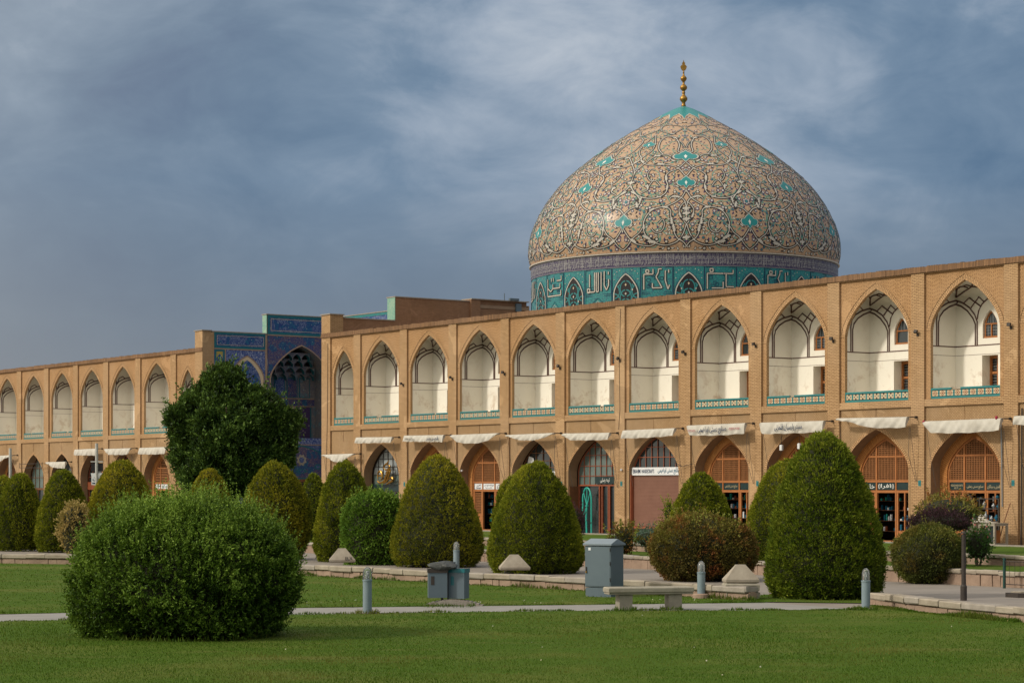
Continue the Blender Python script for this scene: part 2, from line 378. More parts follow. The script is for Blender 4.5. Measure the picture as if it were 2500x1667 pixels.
# ---------------------------------------------------------------- the two arcade wings
ZP = 11.25; ZR = 11.5; ZL0 = 5.72; ZL1 = 6.02
def lowop(c, s=1.0): return Op(c, 1.87*s, 0.0, 4.83 if s > .9 else 4.3, 1.65 if s > .9 else 1.2)
def upop(c, s=1.0, za=10.8): return Op(c, 1.87*s, ZL1, za, 1.95*(1 if s > .9 else .8))
def halfw(o, z):
    """half width of an arch opening at height z"""
    if z <= o.za-o.rise: return o.hw
    lo, hi = 0.0, 1.0
    for _ in range(24):
        m = (lo+hi)/2
        if arch(m, o.za, o.rise) > z: lo = m
        else: hi = m
    return lo*o.hw
def ceil_z(y): return 10.25+.7*max(0, 1-((y-.24)/1.36)**2)**.6
WOODS = ['wood', 'lattice', 'glass']
def niche(R, c, s, za, closed_window):
    w = 1.87*s; dz = za-10.8
    mb = MB()
    ys = [.24, .4, .7, .9, 1.05, 1.2, 1.3, 1.38, 1.44, 1.49, 1.53, 1.56, 1.58, 1.593, 1.6]
    for sg in (-1, 1):
        for a, b in zip(ys, ys[1:]):
            q = [(c+sg*w, a, ZL1), (c+sg*w, b, ZL1), (c+sg*w, b, ceil_z(b)+dz), (c+sg*w, a, ceil_z(a)+dz)]
            mb.face(q if sg < 0 else q[::-1])
    for a, b in zip(ys, ys[1:]):
        mb.face([(c-w, a, ceil_z(a)+dz), (c-w, b, ceil_z(b)+dz), (c+w, b, ceil_z(b)+dz), (c+w, a, ceil_z(a)+dz)])
    door = Op(c, .43*min(1, s+.1), ZL1, 7.8); win = Op(c, .40*s, 8.5, 9.65, .62)
    wall_face(mb, c-w, c+w, ZL1, max(9.8, ceil_z(1.6)+dz), [door, win], FP(1.6))
    for o, y1 in ((door, 2.15), (win, 1.74)):
        sweep(mb, o.outline(), FP(1.6), FP(y1), 0, closed=True)
    mb.face([(c-w, .1, ZL1), (c+w, .1, ZL1), (c+w, 2.15, ZL1), (c-w, 2.15, ZL1)])
    # string course around the niche
    for sg in (-1, 1):
        mb.box(c+sg*w-.012, c+sg*w+.012, .24, 1.588, 8.2, 8.245, 1); mb.box(c+sg*w-.006, c+sg*w+.006, .24, 1.594, 7.84, 7.855, 1)
    mb.box(c-w+.012, c+w-.012, 1.588, 1.612, 8.2, 8.245, 1); mb.box(c-w+.012, c+w-.012, 1.594, 1.606, 7.84, 7.855, 1)
    n = mb.build('niche', [M['plaster'], M['plaster_line']], R)
    rb = MB()
    for sg in (-1, 1):
        S = lambda d, z: (c+sg*(w-.012), .1+d, z+dz)
        B = lambda x, z: (c+sg*(w-x*s), 1.588, z+dz)
        C = lambda x, y: (c+sg*x*s, y, ceil_z(y)+dz-.015)
        r = .034
        for pl in ([(.34,8.25),(.34,9.3),(.4,9.6),(.62,9.85),(1.0,10.03),(1.49,10.16)], [(.45,8.25),(.45,9.2),(.53,9.45),(.76,9.69),(1.1,9.88),(1.49,10.0)],
                   [(.42,9.62),(.62,10.05),(.9,10.2),(1.1,10.05)], [(.42,9.62),(.36,10.1)]):
            rb.tube([S(*p) for p in pl], r, 4)
        for pl in ([(0,10.16),(.35,10.05),(.75,9.82),(1.05,9.5),(1.18,9.2),(1.18,8.25)], [(0,10.0),(.3,9.9),(.65,9.68),(.95,9.36),(1.08,9.1),(1.08,8.25)],
                   [(1.18,9.3),(1.26,9.65),(1.45,9.92),(1.87,10.2)], [(.45,10.02),(.74,10.22),(1.36,9.84)], [(.84,9.8),(1.27,10.22),(1.55,10.0)], [(0,10.16),(.12,10.08),(0,10.0)]):
            rb.tube([B(*p) for p in pl], r, 4)
        for pl in ([(1.86,1.59),(1.75,1.5),(1.67,1.42),(1.6,1.3)], [(1.86,1.59),(1.55,1.54),(1.25,1.46),(.95,1.38),(.7,1.29)], [(.7,1.29),(.5,1.32),(.3,1.4),(.14,1.5),(0,1.59)],
                   [(1.67,1.42),(1.5,1.31),(1.3,1.25),(1.13,1.24),(.95,1.33)], [(1.13,1.24),(.9,1.17),(.7,1.29)], [(.7,1.29),(.55,1.15),(.35,1.1)]):
            rb.tube([C(*p) for p in pl], r, 4)
    rb.build('rib', M['plaster_line'], n)
    # window: frame, leaves and panes
    f = MB(); o = Op(c, .385*s, 8.515, 9.63, .6); i = Op(c, .32*s, 8.58, 9.55, .54)
    ring_face(f, i.outline(), o.outline(), FP(1.70)); sweep(f, i.outline(), FP(1.70), FP(1.74))
    f.box(c-.385*s, c+.385*s, 1.66, 1.74, 8.50, 8.58)
    f.box(c-.34*s, c+.34*s, 1.68, 1.735, 9.06, 9.11)
    if not closed_window: f.box(c-.03, c+.03, 1.685, 1.735, 8.58, 9.06)
    wf = f.build('window', M['wood'], R)
    g = MB(); go = Op(c, .33*s, 8.57, 9.56, .55)
    pts = go.outline(); g.face([(x, 1.738, z) for x, z in pts][::-1])
    g.build('pane', M['glass'], wf)
    l = MB()
    k = -.26
    while k < .27:
        if abs(k) > .04:
            l.box(c+k*s-.009, c+k*s+.009, 1.715, 1.73, 8.58 if not closed_window else 9.11, arch(k/.33, 9.56, .55))
        k += .0867
    if not closed_window:
        for z in (8.7, 8.82, 8.94): l.box(c-.31*s, c+.31*s, 1.716, 1.731, z-.008, z+.008)
    if l.v: l.build('glazing_bar', M['steel'], wf)
    d = MB(); wd = door.hw
    d.box(c-wd, c-wd+.09, 2.06, 2.15, ZL1, 7.8); d.box(c+wd-.09, c+wd, 2.06, 2.15, ZL1, 7.8)
    d.box(c-wd+.09, c+wd-.09, 2.065, 2.15, 7.68, 7.8); d.box(c-.045, c+.045, 2.065, 2.15, ZL1, 7.68)
    for z in (7.05, 7.1): d.box(c-wd+.09, c-.045, 2.07, 2.15, z, z+.05); d.box(c+.045, c+wd-.09, 2.07, 2.15, z, z+.05)
    dd = d.build('door', M['wood'], R)
    g = MB(); g.face([(c-wd, 2.148, ZL1), (c+wd, 2.148, ZL1), (c+wd, 2.148, 7.8), (c-wd, 2.148, 7.8)]); g.build('pane', M['glass'], dd)
    l = MB(); z = 6.15
    while z < 7.65:
        l.box(c-wd+.09, c+wd-.09, 2.12, 2.14, z, z+.015); z += .12
    l.build('glazing_bar', M['steel'], dd)

def balustrade(R, c, s, var):
    w = 1.865*s; y0, y1 = .115, .185; z0, z1 = 6.025, 6.44
    mb = MB()
    mb.box(c-w, c+w, y0+.02, y1, z0+.05, z1-.04, 1)                       # cream ground
    mb.box(c-w, c+w, y0, y1+.02, z0, z0+.085, 0)
    gap = random.uniform(-.5, .4)*w if random.random() < .6 else None     # a chipped top rail
    tops = [(c-w, c+w)] if gap is None else [(c-w, c+gap), (c+gap+random.uniform(.15, .6), c+w)]
    for a, b in tops: mb.box(a, b, y0, y1+.02, z1-.055, z1+.02, 0)
    mb.box(c-w, c+w, y0+.008, y0+.02, z0+.085, z0+.11, 2); mb.box(c-w, c+w, y0+.008, y0+.02, z1-.08, z1-.055, 2)
    for e in (-1, 1): mb.box(c+e*(w-.02)-.02, c+e*(w-.02)+.02, y0-.003, y1, z0+.07, z1-.05, 0)
    n = max(3, int(round(2*w/.40))); st = 2*w/n; zc = (z0+z1)/2+.015; h = .115
    for k in range(n+1):
        xb = c-w+k*st; mb.box(max(c-w, xb-.045), min(c+w, xb+.045), y0+.016, y0+.02, z0+.11, z1-.08, 0)
    for k in range(n):
        x = c-w+(k+.5)*st
        def dia(cx, a, b, mi, yy):
            mb.face([(cx-a, yy, zc), (cx, yy, zc-b), (cx+a, yy, zc), (cx, yy, zc+b)], mi)
        if var == 0:
            dia(x, .135, h, 3, y0+.015); dia(x, .09, .09, 1, y0+.012); dia(x, .045, .05, 3, y0+.009)
            xb = x+st/2
            if k < n-1:
                dia(xb, .06, h, 0, y0+.015); mb.face([(xb-.02, y0+.012, zc-.02), (xb+.02, y0+.012, zc-.02), (xb+.02, y0+.012, zc+.02), (xb-.02, y0+.012, zc+.02)], 2)
        else:
            for sg in (-1, 1):
                mb.face([(x-.055, y0+.015, zc+sg*h), (x+.055, y0+.015, zc+sg*h), (x, y0+.015, zc+sg*.02)], 2)
                dia(x+sg*.09, .03, .05, 4, y0+.013)
            if k < n-1: dia(x+st/2, .05, .07, 0, y0+.014)
    mb.build('balustrade', [M['teal'], M['cream'], M['black'], M['redbrown'], M['teal_dark']], R)

def shop_lattice(R, c, signs, signmat='darksign', inkm='inkgold', slats=False, open_right=True, wood='wood'):
    yb = .65; outer = Op(c, 1.87, 0, 4.83, 1.65); inner = Op(c, 1.47, 0, 4.46, 1.42); in2 = Op(c, 1.40, 0, 4.38, 1.38)
    mb = MB(); ring_face(mb, inner.outline(), outer.outline(), FP(yb), 1)
    sweep(mb, inner.outline(), FP(yb), FP(.72), 0)
    ring_face(mb, in2.outline(), inner.outline(), FP(.70), 0); sweep(mb, in2.outline(), FP(.70), FP(.78), 0)
    for x in (-.57, .57): mb.box(c+x-.038, c+x+.038, .69, .79, 0, arch(x/1.4, 4.38, 1.38))
    for z, t in ((3.69, .04), (2.64, .05), (2.2, .055)):
        h = halfw(in2, z); xs = [-h, -.608, -.532, .532, .608, h]
        for a, b in ((0, 1), (2, 3), (4, 5)): mb.box(c+xs[a], c+xs[b], .695, .785, z-t, z+t)
    for z in (.0,): mb.box(c-1.4, c+1.4, .695, .79, z, z+.12)
    so = mb.build('shopfront', [M[wood], M['ring_wood']], R)
    lt = MB(); x = -1.36
    while x < 1.38 and not slats:
        if min(abs(x-.57), abs(x+.57)) > .05:
            top = arch(x/1.4, 4.38, 1.38)
            if top > 2.7: lt.box(c+x-.017, c+x+.017, .722, .738, 2.69, top)
            if x < -.62: lt.box(c+x-.015, c+x+.015, .735, .755, .95, 2.1)
        x += .088
    z = 2.74
    while z < 4.34:
        h = halfw(in2, z)
        if abs(z-3.69) > .05: lt.box(c-h, c+h, .738, .752, z-(.03 if slats else .014), z+(.03 if slats else .014))
        z += .088 if not slats else .11
    z = 1.0
    while z < 2.1: lt.box(c-1.38, c-.61, .728, .742, z-.014, z+.014); z += .088
    lt.build('lattice', M['lattice'], so)
    gd = MB(); rs = random.Random(int(c*10))
    for zz_ in (.5, .95, 1.4, 1.8):
        gd.box(c-1.3, c+1.3, 1.5, 1.75, zz_-.02, zz_, 0); xx = c-1.25
        while xx < c+1.2:
            h_ = rs.uniform(.08, .3); w_ = rs.uniform(.04, .12)
            if rs.random() < .75: gd.cbox(xx, xx+w_, 1.52, 1.6, zz_, zz_+h_, .01, rs.choice((1, 1, 2, 3, 4, 5)))
            xx += w_+rs.uniform(.02, .1)
    gd.build('display_shelf', [M['wood_dark'], M['inkblue'], M['gold'], M['redbrown'], M['whitesign'], M['turq']], so)
    # door leaves below the transom
    dl = MB(); dl.box(c-1.39, c-.62, .70, .76, .12, .95); dl.box(c-1.39, c-1.31, .70, .76, .95, 2.14); dl.box(c-.70, c-.62, .70, .76, .95, 2.14)
    dl.build('door', M[wood], so)
    dr = MB()
    if open_right:
        dr.box(c+.62, c+.70, .70, .77, .12, 2.14); dr.box(c+1.05, c+1.11, .70, .77, .12, 2.14); dr.box(c+.70, c+1.05, .715, .755, .12, .55)
    else:
        dr.box(c+.62, c+1.38, .71, .76, .12, .9); dr.box(c+.62, c+.69, .71, .76, .9, 2.14); dr.box(c+1.31, c+1.38, .71, .76, .9, 2.14)
    dr.build('door', M[wood], so)
    for (a, b), sgn in zip(((-1.37, -.61), (-.53, .53), (.61, 1.37)), signs):
        if sgn is None: continue
        sp = MB(); sp.box(c+a+.02, c+b-.02, .715, .765, 2.27, 2.575)
        s_ = sp.build('sign_panel', M[signmat], so)
        if sgn:
            tm = MB()
            for (st, u0, u1, v0, v1) in sgn:
                text(tm, st, lambda u, v, a=a, b=b: (c+a+(b-a)*(u0+(u1-u0)*u), .708, 2.27+.305*(v0+(v1-v0)*v)), shear=0)
            tm.build('lettering', M[inkm], s_)
    return so

def shop_glass(R, c, yb, hw, zt0, cols, rows, frame, glass, base, depth_side='brick'):
    """arched grid of panes above zt0; rows is a list of bar heights"""
    o = Op(c, 1.86, 0, 4.82, 1.64)
    fr = MB(); n = cols
    op = o.outline(); i2 = Op(c, 1.81, 0, 4.76, 1.62)
    ring_face(fr, i2.outline(), op, FP(yb)); sweep(fr, i2.outline(), FP(yb), FP(yb+.05))
    for k in range(1, n):
        x = -1.81+3.62*k/n; top = arch(x/1.81, 4.76, 1.62)
        fr.box(c+x-.014, c+x+.014, yb-.01, yb+.03, zt0, top)
    for z in rows:
        h = halfw(i2, z); fr.box(c-h, c+h, yb-.013, yb+.033, z-.016, z+.016)
    so = fr.build('shopfront', M[frame], R)
    g = MB(); pts = [(c-1.81, zt0)]+[p for p in i2.outline() if p[1] > zt0]+[(c+1.81, zt0)]
    g.face([(x, yb+.035, z) for x, z in pts][::-1]); g.build('pane', M[glass], so)
    return so

def arcade(name, label, pill, specs, dep=9.0):
    R = root(name, label, 'building', FM)
    mb = MB()
    for k, (p, hw) in enumerate(pill):
        mb.box(p-hw, p+hw, 0, .25, 0, ZP, 0)
    for k, ((a, ha), (b, hb)) in enumerate(zip(pill, pill[1:])):
        L, Rr = a+ha, b-hb; sp = specs[k]; s = sp.get('s', 1.0); c = sp.get('c', (L+Rr)/2); za = 10.8 if s > .9 else sp.get('za', 10.4)
        lo, up = lowop(c, s), upop(c, s, za)
        wall_face(mb, L, Rr, 0, ZL0, [lo], FP(.1), 2)
        wall_face(mb, L, Rr, ZL1, ZP, [up], FP(.1), 1)
        mb.box(L, Rr, .012, .13, ZL0, ZL1, 0)
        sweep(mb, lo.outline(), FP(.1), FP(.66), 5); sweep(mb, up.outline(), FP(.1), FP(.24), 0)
        ao = up.outline()[1:-1]; ring_face(mb, ao, up.outline(.21, .24)[1:-1], FP(.088), 3)
        ring_face(mb, lo.outline()[1:-1], lo.outline(.16, .2)[1:-1], FP(.09), 3)
        # outer raised bead of the arch band
        b1 = up.outline(.21, .24)[1:-1]; b2 = up.outline(.235, .27)[1:-1]
        ring_face(mb, b1, b2, FP(.07), 3, .03); sweep(mb, b1, FP(.07), FP(.09), 3)
        mb.box(c-.004, c+.004, .085, .1, 5.05, ZL0, 4)
    x0 = pill[0][0]-pill[0][1]; x1 = pill[-1][0]+pill[-1][1]
    mb.box(x0, x1, dep-.2, dep, 0, ZP, 0)
    mb.box(x0, x0+.25, .25, dep-.2, 0, ZP, 0); mb.box(x1-.25, x1, .25, dep-.2, 0, ZP, 0)
    wl = mb.build('wall', [M['brick'], M['brick_chev'], M['brick_low'], M['brick_arch'], M['cap'], M['reveal']], R)
    cp = MB(); x = x0
    while x < x1-.01:     # coping of bricks on edge, slightly uneven from stretch to stretch
        xe = min(x1, x+random.uniform(.12, .42)); dz = random.uniform(-.022, .022)
        cp.box(x, xe-.004, -.05+random.uniform(-.008, .008), .45, ZP+.002, ZR+dz); x = xe
    cp.build('coping', M['cap'], R)
    pm = MB()
    for k, ((a, ha), (b, hb)) in enumerate(zip(pill, pill[1:])): pm.box(a+ha, b-hb, .02, .1, ZP-.045, ZP)
    pm.build('cornice', M['brick'], R)
    rf = MB(); rf.box(x0+.25, x1-.25, .45, dep-.2, 11.0, 11.2); rf.build('roof', M['roof'], R)
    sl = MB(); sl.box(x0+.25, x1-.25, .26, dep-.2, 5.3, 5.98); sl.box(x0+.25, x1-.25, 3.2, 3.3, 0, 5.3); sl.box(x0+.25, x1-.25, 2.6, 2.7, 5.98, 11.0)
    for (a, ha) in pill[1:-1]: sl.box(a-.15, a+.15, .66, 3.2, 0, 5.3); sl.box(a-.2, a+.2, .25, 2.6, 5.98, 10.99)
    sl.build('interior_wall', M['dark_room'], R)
    for k, ((a, ha), (b, hb)) in enumerate(zip(pill, pill[1:])):
        sp = specs[k]; s = sp.get('s', 1.0); c = sp.get('c', (a+ha+b-hb)/2); za = 10.8 if s > .9 else sp.get('za', 10.4)
        niche(R, c, s, za, sp.get('open', False)); balustrade(R, c, s, sp.get('bal', k % 2))
        if 'shop' in sp: sp['shop'](R, c)
    return R

def S(**k): return lambda R, c: shop_lattice(R, c, **k)
def shop_b5(R, c):
    so = shop_glass(R, c, .72, 1.81, 2.5, 8, [2.5, 2.95, 3.45, 3.98, 4.4], 'redframe', 'glass_green', 0)
    m = MB()
    for x in (-1.78, -.1, .12, .62, .72, 1.25, 1.78): m.box(c+x-.03, c+x+.03, .70, .78, .05, 2.44)
    m.box(c-1.8, c+1.8, .70, .79, 2.44, 2.5); m.build('door', M['redframe'], so)
    g = MB(); g.box(c-1.78, c+1.78, .80, .81, .05, 2.44); g.build('pane', M['glass'], so)
    sg = MB(); sg.box(c-.35, c+1.25, .62, .68, 2.56, 2.9); s_ = sg.build('sign_panel', M['darksign'], so)
    t = MB(); text(t, shape_ar('ترمه رضایی'), lambda u, v: (c+.1+u*.75, .61, 2.6+v*.26)); t.build('lettering', M['inkwhite'], s_)
    sh = MB(); sh.box(c-1.84, c-1.8, .14, .68, .02, 2.42); sh.build('shutter_leaf', M['wood_dark'], so)
def shop_b6(R, c):
    so = shop_glass(R, c, .36, 1.81, 3.3, 8, [3.83, 4.32], 'redframe', 'glass', 0)
    m = MB(); z = .5
    while z < 2.93: m.box(c-1.78, c+1.83, .32, .37, z, z+.048); m.box(c-1.78, c+1.83, .34, .38, z+.048, z+.066); z += .066
    m.build('roller_shutter', M['shutter'], so)
    b = MB(); b.box(c-1.8, c+1.84, .3, .4, .38, .48); b.box(c-1.86, c-1.8, .16, .42, 0, 3.0); b.build('door_frame', M['redframe'], so)
    g = MB(); g.box(c-1.8, c+1.84, .5, .52, 0, .4); g.build('pane', M['glass_green'], so)
    sg = MB(); sg.box(c-1.83, c+1.85, .24, .33, 2.96, 3.34); s_ = sg.build('sign_panel', M['whitesign'], so)
    t = MB(); text(t, 'EBRAHIMI  HANDECRAFTS', lambda u, v: (c-1.74+u*1.62, .234, 3.06+v*.19), bold=.02)
    t.build('lettering', M['ink'], s_)
    t = MB(); text(t, shape_ar('صنایع دستی ابراهیمی'), lambda u, v: (c+.16+u*1.62, .234, 3.0+v*.30), bold=.02); t.build('lettering', M['inkblue'], s_)
def shop_b1(R, c):
    so = shop_glass(R, c, .72, 1.81, 3.1, 7, [3.1, 3.55, 4.0, 4.4], 'iron', 'glass_frosted', 0)
    g = MB(); g.box(c-1.8, c+1.8, .74, .76, 2.55, 3.1); g.build('pane', M['glass_green'], so)
    g = MB(); g.box(c-1.8, c+1.8, .66, .74, 2.15, 2.55); s_ = g.build('sign_panel', M['darksign'], so)
    g = MB(); g.box(c-1.8, c+1.8, .74, .77, .05, 2.15); g.build('pane', M['glass'], so)
    g = MB(); g.box(c-1.8, c+1.8, .69, .735, 2.07, 2.15)
    for x in (-1.77, -.6, .6, 1.77): g.box(c+x-.03, c+x+.03, .692, .733, .05, 2.07)
    g.build('door_frame', M['iron'], so)
def shop_b4(R, c):
    so = shop_glass(R, c, .72, 1.81, 2.9, 6, [2.9, 3.4, 3.75, 4.15], 'wood_dark', 'glass', 0)
    sg = MB(); sg.box(c-1.8, c+1.82, .6, .68, 2.75, 3.2); s_ = sg.build('sign_panel', M['whitesign'], so)
    t = MB(); text(t, shape_ar('فرش قم'), lambda u, v: (c+.9+u*.8, .59, 2.82+v*.32), bold=.02); t.build('lettering', M['ink'], s_)
    g = MB(); g.box(c-1.8, c+1.8, .8, .82, .05, 2.75); g.build('pane', M['glass_green'], so)
    g = MB(); g.face([(c-1.5, .70, 3.2), (c-.75, .70, 3.2), (c-.8, .70, 3.9), (c-1.2, .70, 4.0)]); g.build('poster', M['whitesign'], so)
    g = MB(); g.box(c-1.8, c+1.8, .72, .78, 2.65, 2.75)
    for x in (-1.77, 0, 1.77): g.box(c+x-.03, c+x+.03, .722, .778, .05, 2.65)
    g.build('door_frame', M['wood_dark'], so)
def shop_dark(glass='glass', frame='wood_dark', lowpanel=None):
    def f(R, c):
        s = 1.0
        so = shop_glass(R, c, .72, 1.81, 2.3, 5, [2.3, 3.1, 3.8], frame, glass, 0)
        g = MB(); g.box(c-1.8, c+1.8, .8, .82, .05, 2.3); g.build('pane', M['glass'], so)
        g = MB(); g.box(c-1.8, c+1.8, .72, .78, 2.17, 2.27)
        for x in (-1.77, -.6, .6, 1.77): g.box(c+x-.03, c+x+.03, .722, .778, .05, 2.17)
        g.build('door_frame', M[frame], so)
        if lowpanel:
            g = MB(); g.box(c-1.8, c+1.8, .6, .68, 2.2, 2.75); g.build('sign_panel', M[lowpanel], so)
    return f
rp = [(-52.32, .5)]+[(x, .365) for x in (-48.80, -43.83, -38.9, -34.0, -29.15, -24.27, -19.34, -14.41, -9.42, -4.44, .59, 5.55, 10.5)]
white3 = [[(shape_ar('گالری'), .3, .8, .5, .88), ('Zamani', .25, .8, .12, .42)], [(shape_ar('فروشگاه صنایع دستی'), .08, .92, .48, .9), (shape_ar('خاتم و مینا'), .2, .8, .1, .42)], [(shape_ar('هنر'), .2, .8, .5, .9), ('Kh.', .2, .6, .1, .42)]]
specs = [dict(s=.59, c=-50.45, za=10.4, bal=0), dict(bal=1, shop=shop_b1), dict(bal=0, shop=S(signs=(None, '', None), wood='wood')),
    dict(bal=1, shop=S(signs=white3, signmat='whitesign', inkm='ink')), dict(bal=0, shop=shop_b4), dict(bal=1, shop=shop_b5), dict(bal=0, shop=shop_b6),
    dict(bal=1, open=True, shop=S(signs=('', [(shape_ar('صنایع دستی ابراهیمی'), .1, .9, .2, .8)], ''))), dict(bal=0, shop=S(signs=('', '', ''))),
    dict(bal=1, open=True, shop=S(signs=([(shape_ar('خانه'), .1, .9, .2, .85)], [(shape_ar('افرا'), .2, .75, .15, .85), ('()', .8, .92, .15, .85), ('()', .05, .17, .15, .85)], ''), inkm='inkwhite')),
    dict(bal=0, shop=S(signs=([('REZAEI HANDICRAFTS', .08, .92, .5, .75), ('NO 77', .3, .6, .15, .38)], [(shape_ar('صنایع دستی رضایی'), .08, .92, .15, .7)], [(shape_ar('قلمزنی و میناکاری'), .05, .95, .15, .7)]))),
    dict(bal=1, shop=S(signs=('', '', ''))), dict(bal=0, shop=S(signs=('', '', '')))]
arcade('arcade_building', 'long sandy brick arcade with white vaulted niches, right of the blue tiled portal', rp, specs)
lp = [(x, .4) for x in (-113.4, -108.3, -103.25, -98.15, -93.03, -87.83, -82.73, -77.6, -72.25)]+[(-68.56, .52)]
lspec = [dict(bal=1), dict(bal=0), dict(bal=0, shop=S(signs=('', '', ''), wood='wood_dark')), dict(bal=1, shop=shop_dark('glass_green', 'wood_dark')),
    dict(bal=0, shop=shop_dark('glass', 'iron')), dict(bal=1, shop=shop_dark('glass', 'redframe', 'redbrown')), dict(bal=0, shop=shop_dark('glass', 'redframe')),
    dict(bal=1, shop=S(signs=([(shape_ar('پته'), .2, .8, .2, .8)], [(shape_ar('قلمکار'), .1, .9, .2, .8)], [(shape_ar('سفره'), .1, .9, .2, .8)]), signmat='whitesign', inkm='inkblue', slats=True)),
    dict(s=.52, c=-70.3, za=10.15, bal=0)]
arcade('arcade_building', 'sandy brick arcade running to the left edge, left of the blue tiled portal', lp, lspec, 4.7)

# ---------------------------------------------------------------- portal court of the mosque
PR = root('mosque_portal', 'recessed mosque entrance court with blue floral tilework and stepped parapets', 'gateway', FM)
XL = -68.04; XR = -51.82
bm = MB()
# brick piers at both ends of the court, and returns
bm.box(-69.08, XL, 0.0, .62, ZP+.25, 12.6, 0); bm.box(-69.08, XL-.001, .25, 4.8, 0, 12.55, 0)
bm.box(XL, XL+.006, 0, .86, 0, 12.5, 0); bm.build('wall', [M['brick'], M['brick_dark']], PR); bm = MB()
bm.box(-52.82, XR, 0.0, .9, ZP+.25, 12.6, 0)
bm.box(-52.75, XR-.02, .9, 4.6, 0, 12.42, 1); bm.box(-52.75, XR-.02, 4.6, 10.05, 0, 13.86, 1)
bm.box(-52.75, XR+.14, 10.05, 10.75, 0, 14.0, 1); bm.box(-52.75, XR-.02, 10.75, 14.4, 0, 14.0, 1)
bm.build('wall', [M['brick'], M['brick_dark']], PR)
cp = MB()
cp.box(-69.16, XL+.06, -.06, .68, 12.6, 12.66); cp.box(-69.0, XL+.05, .68, 4.75, 12.55, 12.62)
cp.box(-52.9, XR+.06, -.06, .96, 12.6, 12.66); cp.box(-52.8, XR+.03, .96, 4.55, 12.42, 12.48)
cp.box(-68.68, XL+.05, 4.74, 10.3, 13.86, 13.92); cp.box(-52.8, XR+.03, 4.55, 10.05, 13.86, 13.92); cp.box(-52.8, XR+.2, 10.05, 14.45, 14.0, 14.06)
cp.box(XL+.05, -52.8, 10.2, 10.8, 13.9, 13.96)
cp.build('coping', M['concrete'], PR)
SP = lambda x: (lambda y, z: (x, y, z))      # side wall plane: (depth, height)
sd = MB()
X = XL+.012
# low side bay: frieze, narrow pilaster panel, arched panel
def fr(y0, y1, z0, z1, w, mi, x=X+.02):      # frame of four strips
    sd.box(XL-.05, x, y0, y1, z0, z0+w, mi); sd.box(XL-.05, x, y0, y1, z1-w, z1, mi)
    sd.box(XL-.05, x, y0, y0+w, z0+w, z1-w, mi); sd.box(XL-.05, x, y1-w, y1, z0+w, z1-w, mi)
def rect(y0, y1, z0, z1, mi, x=X): sd.face([(x, y0, z0), (x, y0, z1), (x, y1, z1), (x, y1, z0)][::-1], mi)
rect(.86, 4.74, 11.5, 12.55, 0, X); fr(.86, 4.74, 11.5, 12.55, .14, 2)
fr(1.08, 4.55, 11.72, 12.33, .02, 5, X+.012)
rect(.86, 1.72, 0, 11.42, 0); fr(.9, 1.62, 6.1, 11.4, .1, 2); rect(1.02, 1.5, 10.3, 11.28, 6, X+.004)
na = Op(1.26, .24, 8.2, 11.1, .35); sd.face([(X+.009, y, z) for y, z in na.outline()], 0)
rect(1.72, 4.74, 0, 11.42, 3); sd.box(XL-.05, X+.025, .86, 4.74, 11.42, 11.5, 4); sd.box(XL-.05, X+.022, 1.64, 1.72, 0, 11.42, 4)
aa = Op(3.3, 1.3, 6.0, 11.1, 1.5); ib = Op(3.3, 1.22, 6.0, 11.0, 1.45); ic = Op(3.3, 1.02, 6.0, 10.78, 1.38)
ring_face(sd, ib.outline(), aa.outline(), SP(X+.02), 4); ring_face(sd, ic.outline(), ib.outline(), SP(X+.014), 5)
sd.face([(X+.008, y, z) for y, z in ic.outline()], 0)
sd.box(XL-.05, X+.03, 4.66, 4.80, 0, 12.5, 4)
# tall side bay of the iwan
sd.box(-68.6, XL+.012, 4.77, 4.798, 12.56, 13.84, 7)                      # end face seen above the low parapet
sd.box(-68.6, XL, 4.80, 10.3, 12.4, 13.86, 1)
rect(4.84, 10.3, 12.55, 13.84, 0); fr(4.84, 10.3, 12.55, 13.84, .17, 2); fr(5.1, 10.05, 12.8, 13.6, .025, 5, X+.012)
big = Op(7.45, 2.36, 5.7, 11.85, 2.25)
wall_face(sd, 4.84, 10.3, 5.2, 12.47, [big], SP(X), 8)
sd.box(XL-.05, X+.03, 4.84, 10.3, 12.47, 12.55, 4)
ring_face(sd, big.outline(), big.outline(.09, .1), SP(X+.03), 4); sweep(sd, big.outline(.09, .1), SP(X+.03), SP(X), 4)
xb = XL-2.3
sweep(sd, big.outline(), SP(X+.03), SP(xb), 9)
sd.face([(xb, y, z) for y, z in big.outline()], 9)
# muqarnas tiers inside the arch head
for tier, (zz, n, dep) in enumerate(((9.95, 6, .35), (10.35, 5, .8), (10.8, 4, 1.25), (11.2, 3, 1.7))):
    h = halfw(big, zz+.1)*.97
    for k in range(n):
        a = 7.45-h+2*h*k/n; b = 7.45-h+2*h*(k+1)/n
        oo = Op((a+b)/2, (b-a)/2*.9, zz-.28, zz+.14, .3)
        wall_face(sd, a, b, zz-.28, zz+.22, [oo], SP(xb+dep), 9); sweep(sd, oo.outline(), SP(xb+dep), SP(xb+dep-.3), 10)
    sd.box(xb, xb+dep, 7.45-h, 7.45+h, zz+.22, zz+.24, 9)
